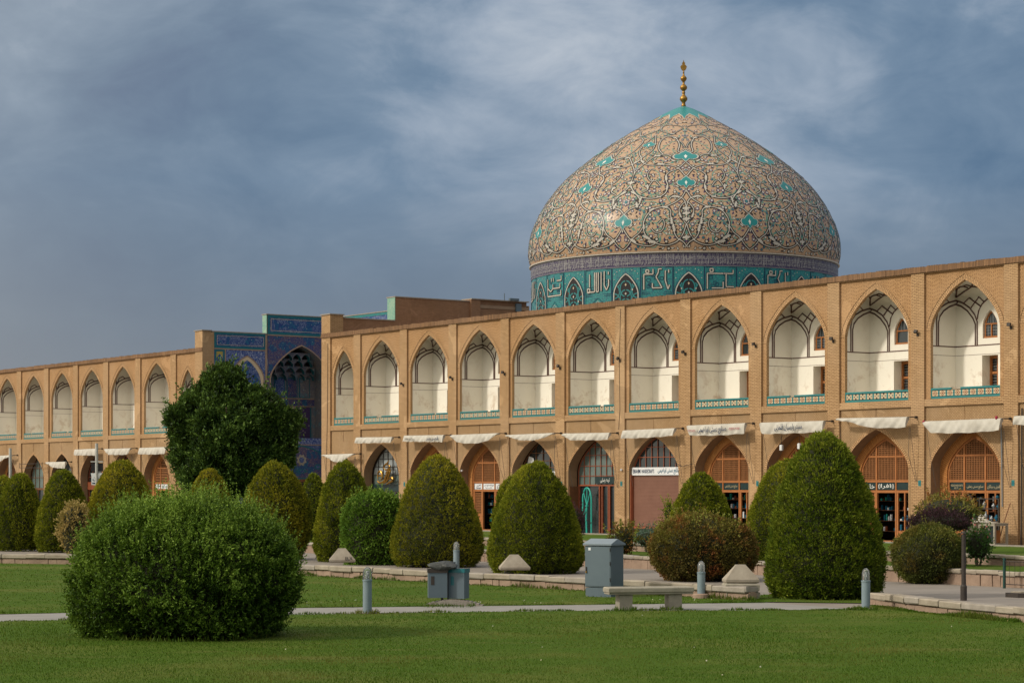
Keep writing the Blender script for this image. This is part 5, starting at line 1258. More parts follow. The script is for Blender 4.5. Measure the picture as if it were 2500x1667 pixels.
capstone(1811, 1463, 'gabled stone cap on two rough blocks ending the left stone wall', True, w=.36)
# slab at the right edge and low green fence
g = MB(); g.prism([(0, 0), (.9, .75), (3.2, .7), (2.6, -.6), (.2, -.3)], .0, .10); g.prism([(.12, .02), (.92, .68), (3.1, .64), (2.55, -.55), (.28, -.24)], .10, .13, 1)
setp(g.build('stone_slab', [M['iron'], M['stone']], M=T(10.75, 47.3)), 'pale stone slab with dark edge on the paving at the right edge', 'slab')
R = root('low_fence', 'low green metal fence with thin bars in front of the far stone wall', 'fence', FT(tx(2452, -26.75), -26.75))
for k in range(0, 6): g = MB(); g.box(k*1.25-.025, k*1.25+.025, -.025, .025, 0, .72); g.build('post', M['fencegreen'], R)
g = MB(); k = 0.0
while k < 6: g.tube([(k, 0, .08), (k, 0, .66)], .006, 4); k += .16
g.tube([(0, 0, .64), (6, 0, .64)], .010, 4); g.tube([(0, 0, .1), (6, 0, .1)], .010, 4); g.build('bar', M['iron'], R)
R = root('lawn_post', 'plain dark post standing on the paving behind the right stone wall', 'post', T(9.55, 45.9)); 
g = MB(); g.lathe([(0, 0), (.07, 0), (.07, .3), (.05, .34), (.045, 1.4), (0, 1.41)], 12); g.build('pole', M['iron'], R)
g = MB(); g.lathe([(0, 1.41), (.055, 1.42), (.04, 1.45), (0, 1.47)], 10); g.build('top_cap', M['iron'], R)
# ---------------------------------------------------------------- foliage
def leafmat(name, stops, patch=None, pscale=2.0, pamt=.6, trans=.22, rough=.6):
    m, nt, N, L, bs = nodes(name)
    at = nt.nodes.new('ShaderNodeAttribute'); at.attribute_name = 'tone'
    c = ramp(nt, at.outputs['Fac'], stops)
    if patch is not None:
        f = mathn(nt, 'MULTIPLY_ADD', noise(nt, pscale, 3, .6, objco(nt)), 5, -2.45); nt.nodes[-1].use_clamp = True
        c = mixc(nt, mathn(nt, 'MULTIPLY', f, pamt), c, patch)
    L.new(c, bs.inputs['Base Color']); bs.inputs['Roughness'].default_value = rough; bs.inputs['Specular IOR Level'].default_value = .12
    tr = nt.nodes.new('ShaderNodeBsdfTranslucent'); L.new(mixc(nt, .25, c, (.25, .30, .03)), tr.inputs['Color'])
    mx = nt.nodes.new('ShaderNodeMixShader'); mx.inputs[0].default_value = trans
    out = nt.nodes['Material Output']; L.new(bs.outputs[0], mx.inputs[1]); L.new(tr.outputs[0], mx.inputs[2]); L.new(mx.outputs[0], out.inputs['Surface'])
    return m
LM = {
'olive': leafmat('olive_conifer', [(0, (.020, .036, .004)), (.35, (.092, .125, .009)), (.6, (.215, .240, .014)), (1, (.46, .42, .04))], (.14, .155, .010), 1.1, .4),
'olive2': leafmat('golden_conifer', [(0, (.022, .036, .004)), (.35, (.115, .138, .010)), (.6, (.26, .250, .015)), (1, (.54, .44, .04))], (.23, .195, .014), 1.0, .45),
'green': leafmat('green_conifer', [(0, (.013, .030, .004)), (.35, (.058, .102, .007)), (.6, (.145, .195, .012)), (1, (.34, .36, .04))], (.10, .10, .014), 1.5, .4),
'bush': leafmat('small_leaved_shrub', [(0, (.008, .018, .003)), (.35, (.028, .064, .006)), (.65, (.085, .160, .014)), (1, (.27, .39, .06))], (.045, .09, .009), 1.2, .4, rough=.5),
'tree': leafmat('dark_tree_leaf', [(0, (.010, .022, .006)), (.35, (.034, .074, .013)), (.65, (.11, .19, .032)), (1, (.28, .38, .10))], None, rough=.5, trans=.15),
'fresh': leafmat('fresh_green_leaf', [(0, (0.037, 0.088, 0.010)), (.5, (0.088, 0.175, 0.018)), (.85, (0.175, 0.288, 0.037)), (1, (0.300, 0.375, 0.075))], None),
'rust': leafmat('rusty_green_leaf', [(0, (0.048, 0.048, 0.013)), (.5, (0.123, 0.095, 0.023)), (.8, (0.228, 0.209, 0.038)), (1, (0.304, 0.380, 0.076))], (0.285, 0.067, 0.027), 2.4, .75),
'oliveb': leafmat('brown_olive_leaf', [(0, (0.028, 0.044, 0.012)), (.5, (0.080, 0.096, 0.020)), (.85, (0.180, 0.180, 0.032)), (1, (0.300, 0.280, 0.060))], (0.180, 0.080, 0.024), 2.2, .5),
'purple': leafmat('purple_leaf', [(0, (0.018, 0.009, 0.015)), (.6, (0.045, 0.018, 0.030)), (1, (0.120, 0.045, 0.060))], None),
'varieg': leafmat('yellow_variegated_leaf', [(0, (0.096, 0.108, 0.024)), (.4, (0.312, 0.240, 0.072)), (1, (0.660, 0.480, 0.204))], (0.144, 0.144, 0.036), 2.5, .6),
'orange': leafmat('orange_green_leaf', [(0, (0.072, 0.108, 0.024)), (.5, (0.240, 0.204, 0.048)), (1, (0.504, 0.156, 0.060))], (0.120, 0.144, 0.036), 2.0, .5),
'bluegreen': leafmat('blue_green_leaf', [(0, (0.036, 0.072, 0.048)), (1, (0.132, 0.204, 0.144))], None),
'rose': leafmat('rose_leaf', [(0, (0.028, 0.070, 0.017)), (.9, (0.084, 0.168, 0.042)), (.94, (0.700, 0.588, 0.462)), (1, (0.630, 0.112, 0.140))], None),
'grass': leafmat('grass_blade', [(0, (.030, .072, .005)), (.6, (.060, .124, .008)), (.93, (.115, .18, .018)), (1, (.26, .24, .07))], (.17, .155, .035), .45, .8, trans=.3, rough=.55),
}
M['crown_core'] = pmat('inner_shade', (.022, .026, .009), (.016, .018, .007), 5)  # dark solid core added inside crowns to block light, standing for inner shade
M['bark'] = pmat('grey_bark', (.14, .10, .07), (.08, .06, .04), 6, bmp=.6, bscale=14)
def unit(v): return v/np.maximum(1e-9, np.linalg.norm(v, axis=1, keepdims=True))
def leaves_obj(name, C, A, Ln, W, tone, mat, parent=None, M4=None, side=None):
    n = len(C); A = unit(A)
    if side is None: side = rng.normal(size=(n, 3))
    S_ = unit(np.cross(A, side)); V4 = np.empty((n, 4, 3))
    mid = C+A*(Ln*.45)[:, None]
    V4[:, 0] = C; V4[:, 1] = mid+S_*(W*.5)[:, None]; V4[:, 2] = C+A*Ln[:, None]; V4[:, 3] = mid-S_*(W*.5)[:, None]
    me = bpy.data.meshes.new(name); me.vertices.add(4*n); me.loops.add(4*n); me.polygons.add(n)
    me.vertices.foreach_set('co', V4.reshape(-1).astype(np.float32)); me.loops.foreach_set('vertex_index', np.arange(4*n, dtype=np.int32))
    me.polygons.foreach_set('loop_start', np.arange(0, 4*n, 4, dtype=np.int32)); me.polygons.foreach_set('loop_total', np.full(n, 4, dtype=np.int32))
    me.update(calc_edges=True); at = me.attributes.new('tone', 'FLOAT', 'POINT'); at.data.foreach_set('value', np.repeat(tone, 4).astype(np.float32))
    me.materials.append(mat); o = bpy.data.objects.new(name, me); COL.objects.link(o)
    if M4 is not None: o.matrix_world = M4
    if parent is not None: o.parent = parent
    return o
def prof_sample(prof, n, rx, ry, H):
    ph = np.array([p[0] for p in prof]); pr = np.array([p[1] for p in prof]); t = np.linspace(0, 1, 400); h = np.interp(t, ph, pr)
    ds_ = np.hypot(np.gradient(h)*rx, np.gradient(t)*H)*np.maximum(h, .02); cdf = np.cumsum(ds_); cdf /= cdf[-1]
    u = np.interp(rng.random(n), cdf, t); r = np.interp(u, t, h); th = rng.random(n)*2*PI
    dr = np.interp(u, t, np.gradient(h, t)); N = np.stack([np.cos(th)/rx, np.sin(th)/ry, -dr/H], 1); N = unit(N*np.array([1, 1, 1]))
    P = np.stack([r*rx*np.cos(th), r*ry*np.sin(th), u*H], 1); return P, N, th, u
def lump(P, seed, s, amp):
    r_ = np.random.default_rng(seed); f = np.zeros(len(P))
    for k in range(7):
        d = r_.normal(size=3); d /= np.linalg.norm(d); f += np.sin(P@d*s*(1+k*.55)+r_.random()*6.28)/(1+k*.45)
    return f*amp
def clipped(name, label, cat, x, y, rx, H, prof, mat, seed, z0=0.0, ry=None, dens=1100, leaf=.075, wid=.032, spray=4, lumpy=.018, rough=.03, up=.5, tips=0, group=None, trunk=True, tilt=0.0, gapscale=3.2, spread=.07, var=.09, crev=.05):
    ry = ry or rx; H = H-.4*leaf; rx -= .3*leaf; ry -= .3*leaf; R = root(name, label, cat, T(x, y, z0), group)
    area = 2*PI*rx*H*.75+PI*rx*rx; n = int(area*dens/spray)
    P, N, th, u = prof_sample(prof, n, rx, ry, H)
    lp_ = lump(P, seed, 3.0, lumpy); ga = lump(P, seed+5, gapscale*3, 1.0); gb = lump(P, seed+9, 20.0, 1.0); gc = lump(P, seed+13, 2.0, 1.0)
    rid = np.clip((np.abs(gb)-.35)*1.3, -1, .5)+np.clip(ga, -1.6, .2)*.45          # tufts parted by crevices; reused to darken the leaf tone
    off = lp_+rng.normal(0, rough, n)+crev*rid-np.abs(rng.normal(0, rough*.8, n)); P = P+N*off[:, None]
    if tilt: P[:, 0] += tilt*P[:, 2]
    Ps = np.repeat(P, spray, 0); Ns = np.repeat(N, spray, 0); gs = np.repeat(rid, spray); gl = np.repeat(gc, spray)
    fan = unit(np.cross(N, rng.normal(size=N.shape))); A = np.repeat(N*.75+fan*.35, spray, 0)+np.array([0, 0, up])+rng.normal(0, .33, Ps.shape); C = Ps-Ns*.05+rng.normal(0, spread*.4, Ps.shape)*np.array([1, 1, 1.1])
    k = len(C); Ln = leaf*rng.uniform(.6, 1.4, k); W = wid*rng.uniform(.7, 1.3, k)
    tone = np.clip(.42+rng.normal(0, var, k)+.20*gs+.07*gl+.16*(np.repeat(u, spray)-.3), 0, 1)  # crevice shade put into the leaf colour; ridges and top paler
    parts_ = [(C, A, Ln, W, tone)]
    mb = MB(); hs = np.linspace(.02, .985, 22); ph = [p[0] for p in prof]; pr = [p[1] for p in prof]
    rings = []
    for h in hs:
        r = max(.02, float(np.interp(h, ph, pr)))
        row = []
        for q in range(28):
            w = 2*PI*q/28; pt = np.array([[r*rx*math.cos(w), r*ry*math.sin(w), h*H]]); f = 1-.13/max(rx, .3)-.03*math.sin(q*2.3+h*19)
            row.append((pt[0, 0]*f+tilt*pt[0, 2], pt[0, 1]*f, pt[0, 2]-.06*h))
        rings.append(row)
    for a, b in zip(rings, rings[1:]):
        for q in range(28): mb.face([a[q], a[(q+1) % 28], b[(q+1) % 28], b[q]])
    mb.face(rings[-1]); mb.face(rings[0][::-1]); mb.build('dark_core', M['crown_core'], R)  # closed dark hull added behind the leaves to block light
    if trunk:
        t = MB(); t.tube([(0, 0, -z0), (.01, 0, .2), (0, .01, H*.3)], [.07, .06, .05], 8); t.build('trunk', M['bark'], R)
    if tips:
        tp_ = []
        idx = rng.choice(n, tips, p=(np.clip(P[:, 2]/H, .02, 1)**3)/np.sum(np.clip(P[:, 2]/H, .02, 1)**3)); Cc, Aa = [], []
        for i in idx:
            b = P[i]; d = N[i]*.4+np.array([0, 0, 1.0])+rng.normal(0, .22, 3); d /= np.linalg.norm(d); l = rng.uniform(.12, .34)
            m_ = int(l/.016)
            s = rng.random(m_)
            Cc.append(b+np.outer(s*l, d)); Aa.append(d*.55+rng.normal(0, .6, (m_, 3)))
        Cc = np.vstack(Cc); Aa = np.vstack(Aa); k = len(Cc)
        parts_.append((Cc, Aa, leaf*rng.uniform(.5, 1.1, k), wid*rng.uniform(.7, 1.2, k), np.clip(rng.normal(.8, .14, k), 0, 1)))
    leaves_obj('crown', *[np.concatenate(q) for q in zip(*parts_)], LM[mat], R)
    return R
CONE = [(0, .82), (.06, .93), (.13, 1.0), (.25, .99), (.43, .90), (.61, .76), (.79, .565), (.90, .385), (.96, .24), (.99, .12), (1, 0)]
CONE2 = [(0, .66), (.08, .80), (.2, .92), (.3, .98), (.40, 1), (.49, .965), (.58, .90), (.65, .82), (.75, .71), (.825, .60), (.893, .455), (.95, .30), (.985, .15), (1, 0)]
BELL = [(0, .86), (.1, .97), (.22, 1.0), (.45, .93), (.62, .81), (.77, .65), (.87, .49), (.94, .33), (.98, .18), (1, 0)]
BALL = [(0, .45), (.06, .66), (.15, .82), (.3, .96), (.45, 1.0), (.6, .97), (.72, .88), (.83, .72), (.91, .53), (.97, .28), (1, 0)]
DRUM = [(0, .78), (.06, .88), (.2, .97), (.45, 1.0), (.65, .97), (.8, .88), (.9, .7), (.96, .48), (1, 0)]
K = 2500/2352
def plant_px(cx, by, top, halfw, z0=0.0):
    """metric place and size of a plant from its foot, top and half width as seen"""
    Y0 = (EYE-z0)*F/(by*K-HX); r = halfw*K/F*Y0; Y = Y0+r*.85; r = halfw*K/F*Y
    return (cx*K-1250)/F*Y, Y, r, EYE+(HX-top*K)/F*Y-z0
G1 = 'clipped conical conifers behind the low wall'
cones = [
 (8, 1262, 1090, 44, BELL, 'olive', 'dark small conifer cut off by the left edge, behind the others'),
 (45, 1266, 1083, 58, BELL, 'olive', 'broad clipped conifer at the left edge of the garden'),
 (146, 1269, 1078, 64, BELL, 'olive', 'leaning-sided clipped conifer second from left with golden top'),
 (279, 1272, 1056, 84, BELL, 'olive2', 'golden topped conifer rising left behind the big round bush'),
 (480, 1262, 1073, 60, BELL, 'olive2', 'conifer whose top shows above the middle of the big bush, under the tree'),
 (633, 1287, 1057, 84, CONE2, 'olive2', 'golden brown cone behind the right shoulder of the big bush'),
 (722, 1258, 1084, 37, CONE2, 'olive', 'small slim conifer in front of the portal pier'),
 (792, 1291, 1056, 72, BELL, 'olive', 'clipped conifer with a bare twiggy gap, behind the light green boxy shrub'),
 (1004, 1304, 1043, 108, CONE, 'olive2', 'large broad conifer directly right of the light green boxy shrub'),
 (1231, 1319, 1059, 111, CONE, 'olive', 'large broad conifer immediately left of the utility cabinet'),
 (1610, 1292, 1083, 84, CONE, 'olive', 'conifer rising behind the rust-tinged round shrub'),
 (1815, 1314, 1048, 98, CONE2, 'olive', 'olive conifer half hidden behind the tallest green conifer'),
 (1893, 1379, 988, 136, CONE, 'green', 'tallest dense green conifer at the right beside the path'),
]
for i, (cx, by, top, hw_, pf_, mt, lab) in enumerate(cones):
    x, y, r, h = plant_px(cx, by, top, hw_)
    near = mt == 'green'
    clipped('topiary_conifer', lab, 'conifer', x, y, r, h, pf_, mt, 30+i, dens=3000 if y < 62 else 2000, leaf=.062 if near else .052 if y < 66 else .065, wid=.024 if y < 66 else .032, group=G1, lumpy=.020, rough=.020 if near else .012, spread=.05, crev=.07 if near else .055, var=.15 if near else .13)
x, y, r, h = plant_px(1175, 1300, 1085, 48)
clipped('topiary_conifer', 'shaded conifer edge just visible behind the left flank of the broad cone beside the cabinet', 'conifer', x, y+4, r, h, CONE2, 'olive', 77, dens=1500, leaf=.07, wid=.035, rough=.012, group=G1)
x, y, r, h = plant_px(860, 1298, 1131, 78)
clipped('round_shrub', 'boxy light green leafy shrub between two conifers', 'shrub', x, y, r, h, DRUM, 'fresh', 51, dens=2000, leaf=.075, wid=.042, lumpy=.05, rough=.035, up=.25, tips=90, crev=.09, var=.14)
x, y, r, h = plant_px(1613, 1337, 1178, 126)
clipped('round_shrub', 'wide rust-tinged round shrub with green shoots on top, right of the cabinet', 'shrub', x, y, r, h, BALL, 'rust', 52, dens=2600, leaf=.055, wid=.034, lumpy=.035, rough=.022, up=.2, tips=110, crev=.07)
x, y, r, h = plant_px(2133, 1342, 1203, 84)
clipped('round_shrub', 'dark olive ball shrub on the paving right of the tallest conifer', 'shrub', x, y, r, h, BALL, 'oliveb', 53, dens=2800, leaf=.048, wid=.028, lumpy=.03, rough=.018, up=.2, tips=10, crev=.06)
x, y, r, h = -15.55, 77.2, .60, 1.88
clipped('variegated_shrub', 'pale yellow variegated shrub between two left conifers', 'shrub', x, y, r, h, BALL, 'varieg', 54, dens=800, leaf=.09, wid=.055, lumpy=.06, rough=.08, up=.3)
def crownplant(name, lab, cat, x, y, z0, z1, r, mat, seed, ground=0.0, leaf=.07, wid=.04, dens=900, stems=3, flat=False):
    R = clipped(name, lab, cat, x, y, r, z1-z0, BALL if not flat else [(0, .5), (.15, .85), (.4, 1), (.7, .9), (.9, .6), (1, 0)], mat, seed, z0=z0, dens=dens, leaf=leaf, wid=wid, lumpy=.05, rough=.07, up=.3, trunk=False, tips=30)
    t = MB()
    for k in range(stems):
        a = 6.28*k/max(1, stems); t.tube([(0.05*math.cos(a)*(stems > 1), .05*math.sin(a)*(stems > 1), ground-z0), (.08*math.cos(a), .08*math.sin(a), (ground-z0)*.4), (.25*r*math.cos(a), .25*r*math.sin(a), .3*(z1-z0))], [.035, .028, .015], 6)
    t.build('trunk', M['bark'], R); return R
crownplant('ornamental_tree', 'flat-crowned dark purple-leaved small tree behind the olive ball shrub', 'tree', 11.3, 57.2, 1.22, 1.74, .86, 'purple', 60, .3, .05, .025, 2600, 1, True)
crownplant('nandina_shrub', 'orange and green leaved shrub rising behind the purple-leaved tree', 'shrub', 12.6, 62.5, 1.35, 2.15, .9, 'orange', 61, .5, .10, .04, 420, 6)
crownplant('rose_shrub', 'rose shrub with a few pale flowers beside the purple-leaved tree', 'shrub', 12.45, 58.0, .5, 1.3, .42, 'rose', 62, .3, .07, .05, 700, 3)
crownplant('barberry_shrub', 'sparse brownish shrub right behind the utility cabinet', 'shrub', 3.45, 67.0, .35, 1.25, .45, 'rust', 63, 0, .09, .045, 420, 5)
crownplant('blue_shrub', 'low blue-green shrub in the bed before the roller shutter', 'shrub', 4.35, 70.0, .5, 1.02, .42, 'bluegreen', 64, .3, .06, .03, 900, 3)
crownplant('young_shrub', 'thin green young shrub against the roller shutter', 'shrub', 5.15, 71.0, .9, 1.95, .28, 'green', 65, .3, .08, .03, 500, 2)
crownplant('ornamental_tree', 'small dark purple shrub at the foot of the shop with the wheel frame', 'tree', 2.15, 72.5, .6, 1.7, .33, 'purple', 66, .3, .06, .03, 900, 2)

# the big loose bush in the foreground
def bigbush():
    cx, cy = -5.22, 34.9; rx, ry, H = 1.78, 1.60, 2.06
    R = root('round_bush', 'very large loose dark green bush in the foreground on the left lawn', 'bush', T(cx, cy))
    pf_ = [(0, .76), (.05, .83), (.15, .91), (.28, .98), (.38, 1.0), (.5, .985), (.62, .95), (.73, .88), (.83, .76), (.91, .58), (.97, .34), (1, 0)]
    n = 11000; P, N, th, u = prof_sample(pf_, n, rx, ry, H)
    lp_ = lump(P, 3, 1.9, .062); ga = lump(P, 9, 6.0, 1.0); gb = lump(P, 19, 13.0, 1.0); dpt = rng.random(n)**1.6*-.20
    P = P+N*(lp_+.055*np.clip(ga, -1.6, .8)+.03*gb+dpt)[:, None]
    # branchlets: a short stem with small leaves along it
    cl_ = np.stack([lump(P, 40, 5, .3), lump(P, 41, 5, .3), lump(P, 42, 5, .25)], 1); D = unit(N*.6+np.array([0, 0, .7])+cl_+rng.normal(0, .26, P.shape)); Lb = rng.uniform(.10, .24, n)*(1+.5*np.clip(u-.5, 0, 1))
    m_ = 15; s = rng.random((n, m_)); C = (P[:, None]+D[:, None]*(s*Lb[:, None])[..., None]).reshape(-1, 3)+rng.normal(0, .008, (n*m_, 3))
    A = np.repeat(D, m_, 0)*.5+rng.normal(0, .62, (n*m_, 3)); k = len(C)
    tone = np.clip(.20+.42*s.reshape(-1)+.11*np.repeat(ga, m_)+.18*np.repeat(u, m_)+rng.normal(0, .10, k), 0, 1)  # shading put into leaf tone: darker in hollows and low, paler at top
    pr1 = (C, A, .046*rng.uniform(.6, 1.35, k), .023*rng.uniform(.7, 1.3, k), tone)
    # long upright shoots breaking the outline
    n2 = 1500; P, N, th, u = prof_sample(pf_, n2*5, rx*.99, ry*.99, H); w = np.clip(u, .05, 1)**1.6; idx = rng.choice(len(P), n2, p=w/w.sum(), replace=False); P, N, u = P[idx], N[idx], u[idx]
    D = unit(N*(.55-.25*u)[:, None]+np.array([0, 0, .9])+rng.normal(0, .22, P.shape)); Lb = rng.uniform(.14, .50, n2)*(.45+.65*u); m_ = 26; s = rng.random((n2, m_))
    C = (P[:, None]+D[:, None]*(s*Lb[:, None])[..., None]).reshape(-1, 3); A = np.repeat(D, m_, 0)*.55+rng.normal(0, .6, (n2*m_, 3)); k = len(C)
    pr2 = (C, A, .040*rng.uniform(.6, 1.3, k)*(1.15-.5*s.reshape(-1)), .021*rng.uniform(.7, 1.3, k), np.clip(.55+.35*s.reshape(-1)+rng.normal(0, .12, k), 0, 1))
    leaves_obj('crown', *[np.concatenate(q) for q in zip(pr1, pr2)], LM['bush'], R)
    mb = MB(); rings = []
    ph = [p[0] for p in pf_]; pr = [p[1] for p in pf_]
    for h in np.linspace(.02, .97, 18):
        r = float(np.interp(h, ph, pr)); rings.append([(r*rx*.84*math.cos(w)*(1+.03*math.sin(5*w+h*9)), r*ry*.84*math.sin(w), h*H*.93+.04) for w in np.linspace(0, 2*PI, 33)[:-1]])
    for a, b in zip(rings, rings[1:]):
        for q in range(32): mb.face([a[q], a[(q+1) % 32], b[(q+1) % 32], b[q]])
    mb.face(rings[-1]); mb.build('dark_core', M['crown_core'], R)  # dark hull added to fill the inside of the bush
bigbush()

# the dark tree before the portal
def bigtree():
    Y = 103.0; X = (568-1250)/F*Y; R = root('broadleaf_tree', 'large dark green rounded tree standing in front of the blue portal', 'tree', T(X, Y))
    t = MB(); t.tube([(0, 0, 0), (.05, 0, 1.0), (-.02, .05, 2.4), (.1, 0, 4.0)], [.30, .24, .2, .12], 10)
    rs = random.Random(4)
    for k in range(9):
        a = 6.28*k/9+rs.uniform(-.3, .3); l = rs.uniform(1.6, 2.6); t.tube([(0, 0, 1.6+.25*k), (l*.45*math.cos(a), l*.45*math.sin(a), 2.6+.3*k), (l*math.cos(a), l*math.sin(a), 3.4+.38*k)], [.12, .08, .03], 6)
    t.build('trunk', M['bark'], R)
    C, Nn = [], []
    lobes = [(0, 0, 4.9, 2.4, 2.4), (-1.7, .2, 4.0, 1.45, 1.6), (1.75, -.1, 4.1, 1.45, 1.55), (-1.2, -.4, 5.9, 1.35, 1.35), (1.05, -.5, 5.8, 1.3, 1.2), (-.35, -.4, 7.0, 1.2, 1.15), (.1, -1.3, 4.3, 1.9, 1.9), (-1.0, -.8, 2.9, 1.5, 1.1), (1.2, -.8, 2.9, 1.5, 1.1), (0, 1.2, 5, 2, 2), (2.35, -.2, 4.9, .85, .9), (-2.3, -.2, 4.9, .9, .95), (-.9, -.3, 7.15, .8, .7), (-1.9, -.4, 6.2, .7, .6)]
    rs = random.Random(12)
    for k in range(46):
        a = rs.uniform(0, 6.28); q = rs.uniform(-.75, 1); rr_ = math.sqrt(max(0, 1-q*q)); lobes.append((2.62*rr_*math.cos(a), 2.3*rr_*math.sin(a), 4.75+(2.45 if math.cos(a) < .2 else 2.1)*q, rs.uniform(.4, .95), rs.uniform(.35, .7)))
    for (x, y, z, r, rz) in lobes:
        n = int(2300*r*r); d = unit(rng.normal(size=(n, 3))); q = rng.uniform(.62, 1.04, n)**.6*(1+.12*(rng.random(n) < .10)*rng.random(n)*2); P = np.array([x, y, z])+d*np.array([r, r, rz])*q[:, None]
        P = P+d*lump(P, 21, 3.5, .05)[:, None]; C.append(P); Nn.append(d)
    C = np.vstack(C); Nn = np.vstack(Nn); g_ = lump(C, 31, 4.0, 1.0); keep = (g_+rng.normal(0, .5, len(C))) > -.75; C, Nn, g_ = C[keep], Nn[keep], g_[keep]
    # leafy sprays
    sp_ = 4; C = np.repeat(C, sp_, 0)+rng.normal(0, .05, (len(C)*sp_, 3)); Nn = np.repeat(Nn, sp_, 0); g_ = np.repeat(g_, sp_); k = len(C)
    A = Nn*.5+np.array([.1, 0, .55])+rng.normal(0, .5, (k, 3)); tn = np.clip(.27+.12*g_+rng.normal(0, .17, k), 0, 1)
    ii = rng.choice(k, 1500); D = unit(Nn[ii]*.7+np.array([.1, 0, .8])+rng.normal(0, .25, (1500, 3))); Lb = rng.uniform(.25, .75, 1500); m_ = 16; s_ = rng.random((1500, m_))
    C2 = (C[ii][:, None]+D[:, None]*(s_*Lb[:, None])[..., None]).reshape(-1, 3)+rng.normal(0, .03, (1500*m_, 3)); A2 = np.repeat(D, m_, 0)*.6+rng.normal(0, .55, (1500*m_, 3))
    C = np.vstack([C, C2]); A = np.vstack([A, A2]); tn = np.concatenate([tn, np.clip(.36+.25*s_.reshape(-1)+rng.normal(0, .12, 1500*m_), 0, 1)]); k = len(C)
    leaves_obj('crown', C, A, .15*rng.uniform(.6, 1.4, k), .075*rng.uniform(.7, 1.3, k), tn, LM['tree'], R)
bigtree(); bpy.data.objects['broadleaf_tree'].scale = (.94, .94, 1)

# ---------------------------------------------------------------- ground
def lawnmat():
    m, nt, N, L, bs = nodes('lawn_turf'); co = objco(nt)
    n1 = noise(nt, .35, 5, .6, co); n2 = noise(nt, 2.2, 5, .7, co); n3 = noise(nt, 28, 3, .8, co)
    c = mixc(nt, n2, (.056, .112, .007), (.075, .132, .009))
    f = mathn(nt, 'MULTIPLY_ADD', n1, 4, -1.9); nt.nodes[-1].use_clamp = True
    c = mixc(nt, mathn(nt, 'MULTIPLY', f, .7), c, (.17, .17, .04))
    mp = nt.nodes.new('ShaderNodeMapping'); mp.inputs['Scale'].default_value = (.3, 1.3, 1); L.new(co, mp.inputs[0]); n4 = noise(nt, .8, 5, .65, mp.outputs[0])
    f4 = mathn(nt, 'MULTIPLY_ADD', n4, 5, -2.7); nt.nodes[-1].use_clamp = True
    c = mixc(nt, mathn(nt, 'MULTIPLY', f4, .55), c, (.20, .17, .06))
    c = mixc(nt, mathn(nt, 'MULTIPLY', n3, .5), c, (.04, .065, .009))
    L.new(c, bs.inputs['Base Color']); bs.inputs['Roughness'].default_value = .95; bs.inputs['Specular IOR Level'].default_value = .1
    bump(nt, bs, n3, .8, .03); return m
M['lawn'] = lawnmat()
M['paving'] = pmat('grey_paving', (.27, .235, .20), (.20, .175, .15), .9, rough=.75, bmp=.15, bscale=6)
M['pathstone'] = pmat('pale_path_stone', (.29, .275, .25), (.22, .21, .19), 1.6, rough=.8, bmp=.2, bscale=12)
g = MB(); g.face([(-1500, -300, 0), (1500, -300, 0), (1500, 2500, 0), (-1500, 2500, 0)]); structure('ground', g, M['paving'])
def sheet(name, pts, z, mat, th=0.0):
    g = MB(); g.prism(pts, z-th, z) if th else g.face([(x, y, z) for x, y in pts]); return structure(name, g, M[mat])
Pb = [(-60, 20), (-30, 31.5), (-14, 36.9), (-9.09, 38.56), (-3.9, 40.66), (.62, 41.79), (4.85, 42.05), (6.95, 42.2)]
Pt = [(-60, 23), (-30, 34), (-14, 39.2), (-9.62, 40.8), (-4.1, 43.0), (.65, 43.94), (3.4, 44.55), (5.25, 44.95)]
w2 = [(x, y+.2) for x, y in W2]
FRONT = Pb+[(7.1, 43.2)]+w2+[(14, 25), (30, 12), (30, -5), (-60, -5)]
MID = Pt+[fwp(24.75, -35.4)]+W1[::-1][1:]+[(-60, 84)]
PATCH = [(5.0, 45.15), (6.2, 44.9), (7.3, 44.6), (7.75, 45.6), (7.6, 47.9), (5.6, 48.2), (5.0, 46.6)]
sheet('lawn', FRONT, .012, 'lawn'); sheet('lawn', MID, .012, 'lawn'); sheet('lawn', PATCH, .016, 'lawn')
sheet('path', Pb+Pt[::-1], .006, 'pathstone')
sheet('lawn', [fwp(-60, -25.9), fwp(45, -25.9), fwp(45, -21.7), fwp(-60, -21.7)], .30, 'lawn', .35)
sheet('lawn', [fwp(-60, -21.4), fwp(45, -21.4), fwp(45, -13), fwp(-60, -13)], .5, 'lawn', .55)
g = MB(); g.prism([fwp(-60, -13), fwp(45, -13), fwp(45, -12.7), fwp(-60, -12.7)], -.05, .54); setp(g.build('kerb', M['concrete']), 'long plain concrete kerb at the far side of the raised lawn before the shops', 'kerb')
def inside(P, poly):
    x, y = P[:, 0], P[:, 1]; c = np.zeros(len(P), bool); j = len(poly)-1
    for i in range(len(poly)):
        xi, yi = poly[i]; xj, yj = poly[j]; m_ = ((yi > y) != (yj > y)) & (x < (xj-xi)*(y-yi)/(yj-yi+1e-12)+xi); c ^= m_; j = i
    return c
def blades(n, y0, y1, poly, h, wd):
    Y = 1/(1/y1+rng.random(n)*(1/y0-1/y1)); X = rng.uniform(-1, 1, n)*(.27*Y+1.2); P = np.stack([X, Y], 1); P = P[inside(P, poly)]; k = len(P)
    return np.stack([P[:, 0], P[:, 1], np.full(k, .0)], 1), h*(1+.35*lump(np.c_[P, np.zeros(k)], 8, .8, .5))*rng.uniform(.5, 1.4, k), np.full(k, wd)*(P[:, 1]/30)
B = [blades(170000, 24, 42.5, FRONT, .028, .009), blades(42000, 40, 72, MID, .038, .012), blades(3500, 44, 49, PATCH, .06, .014)]
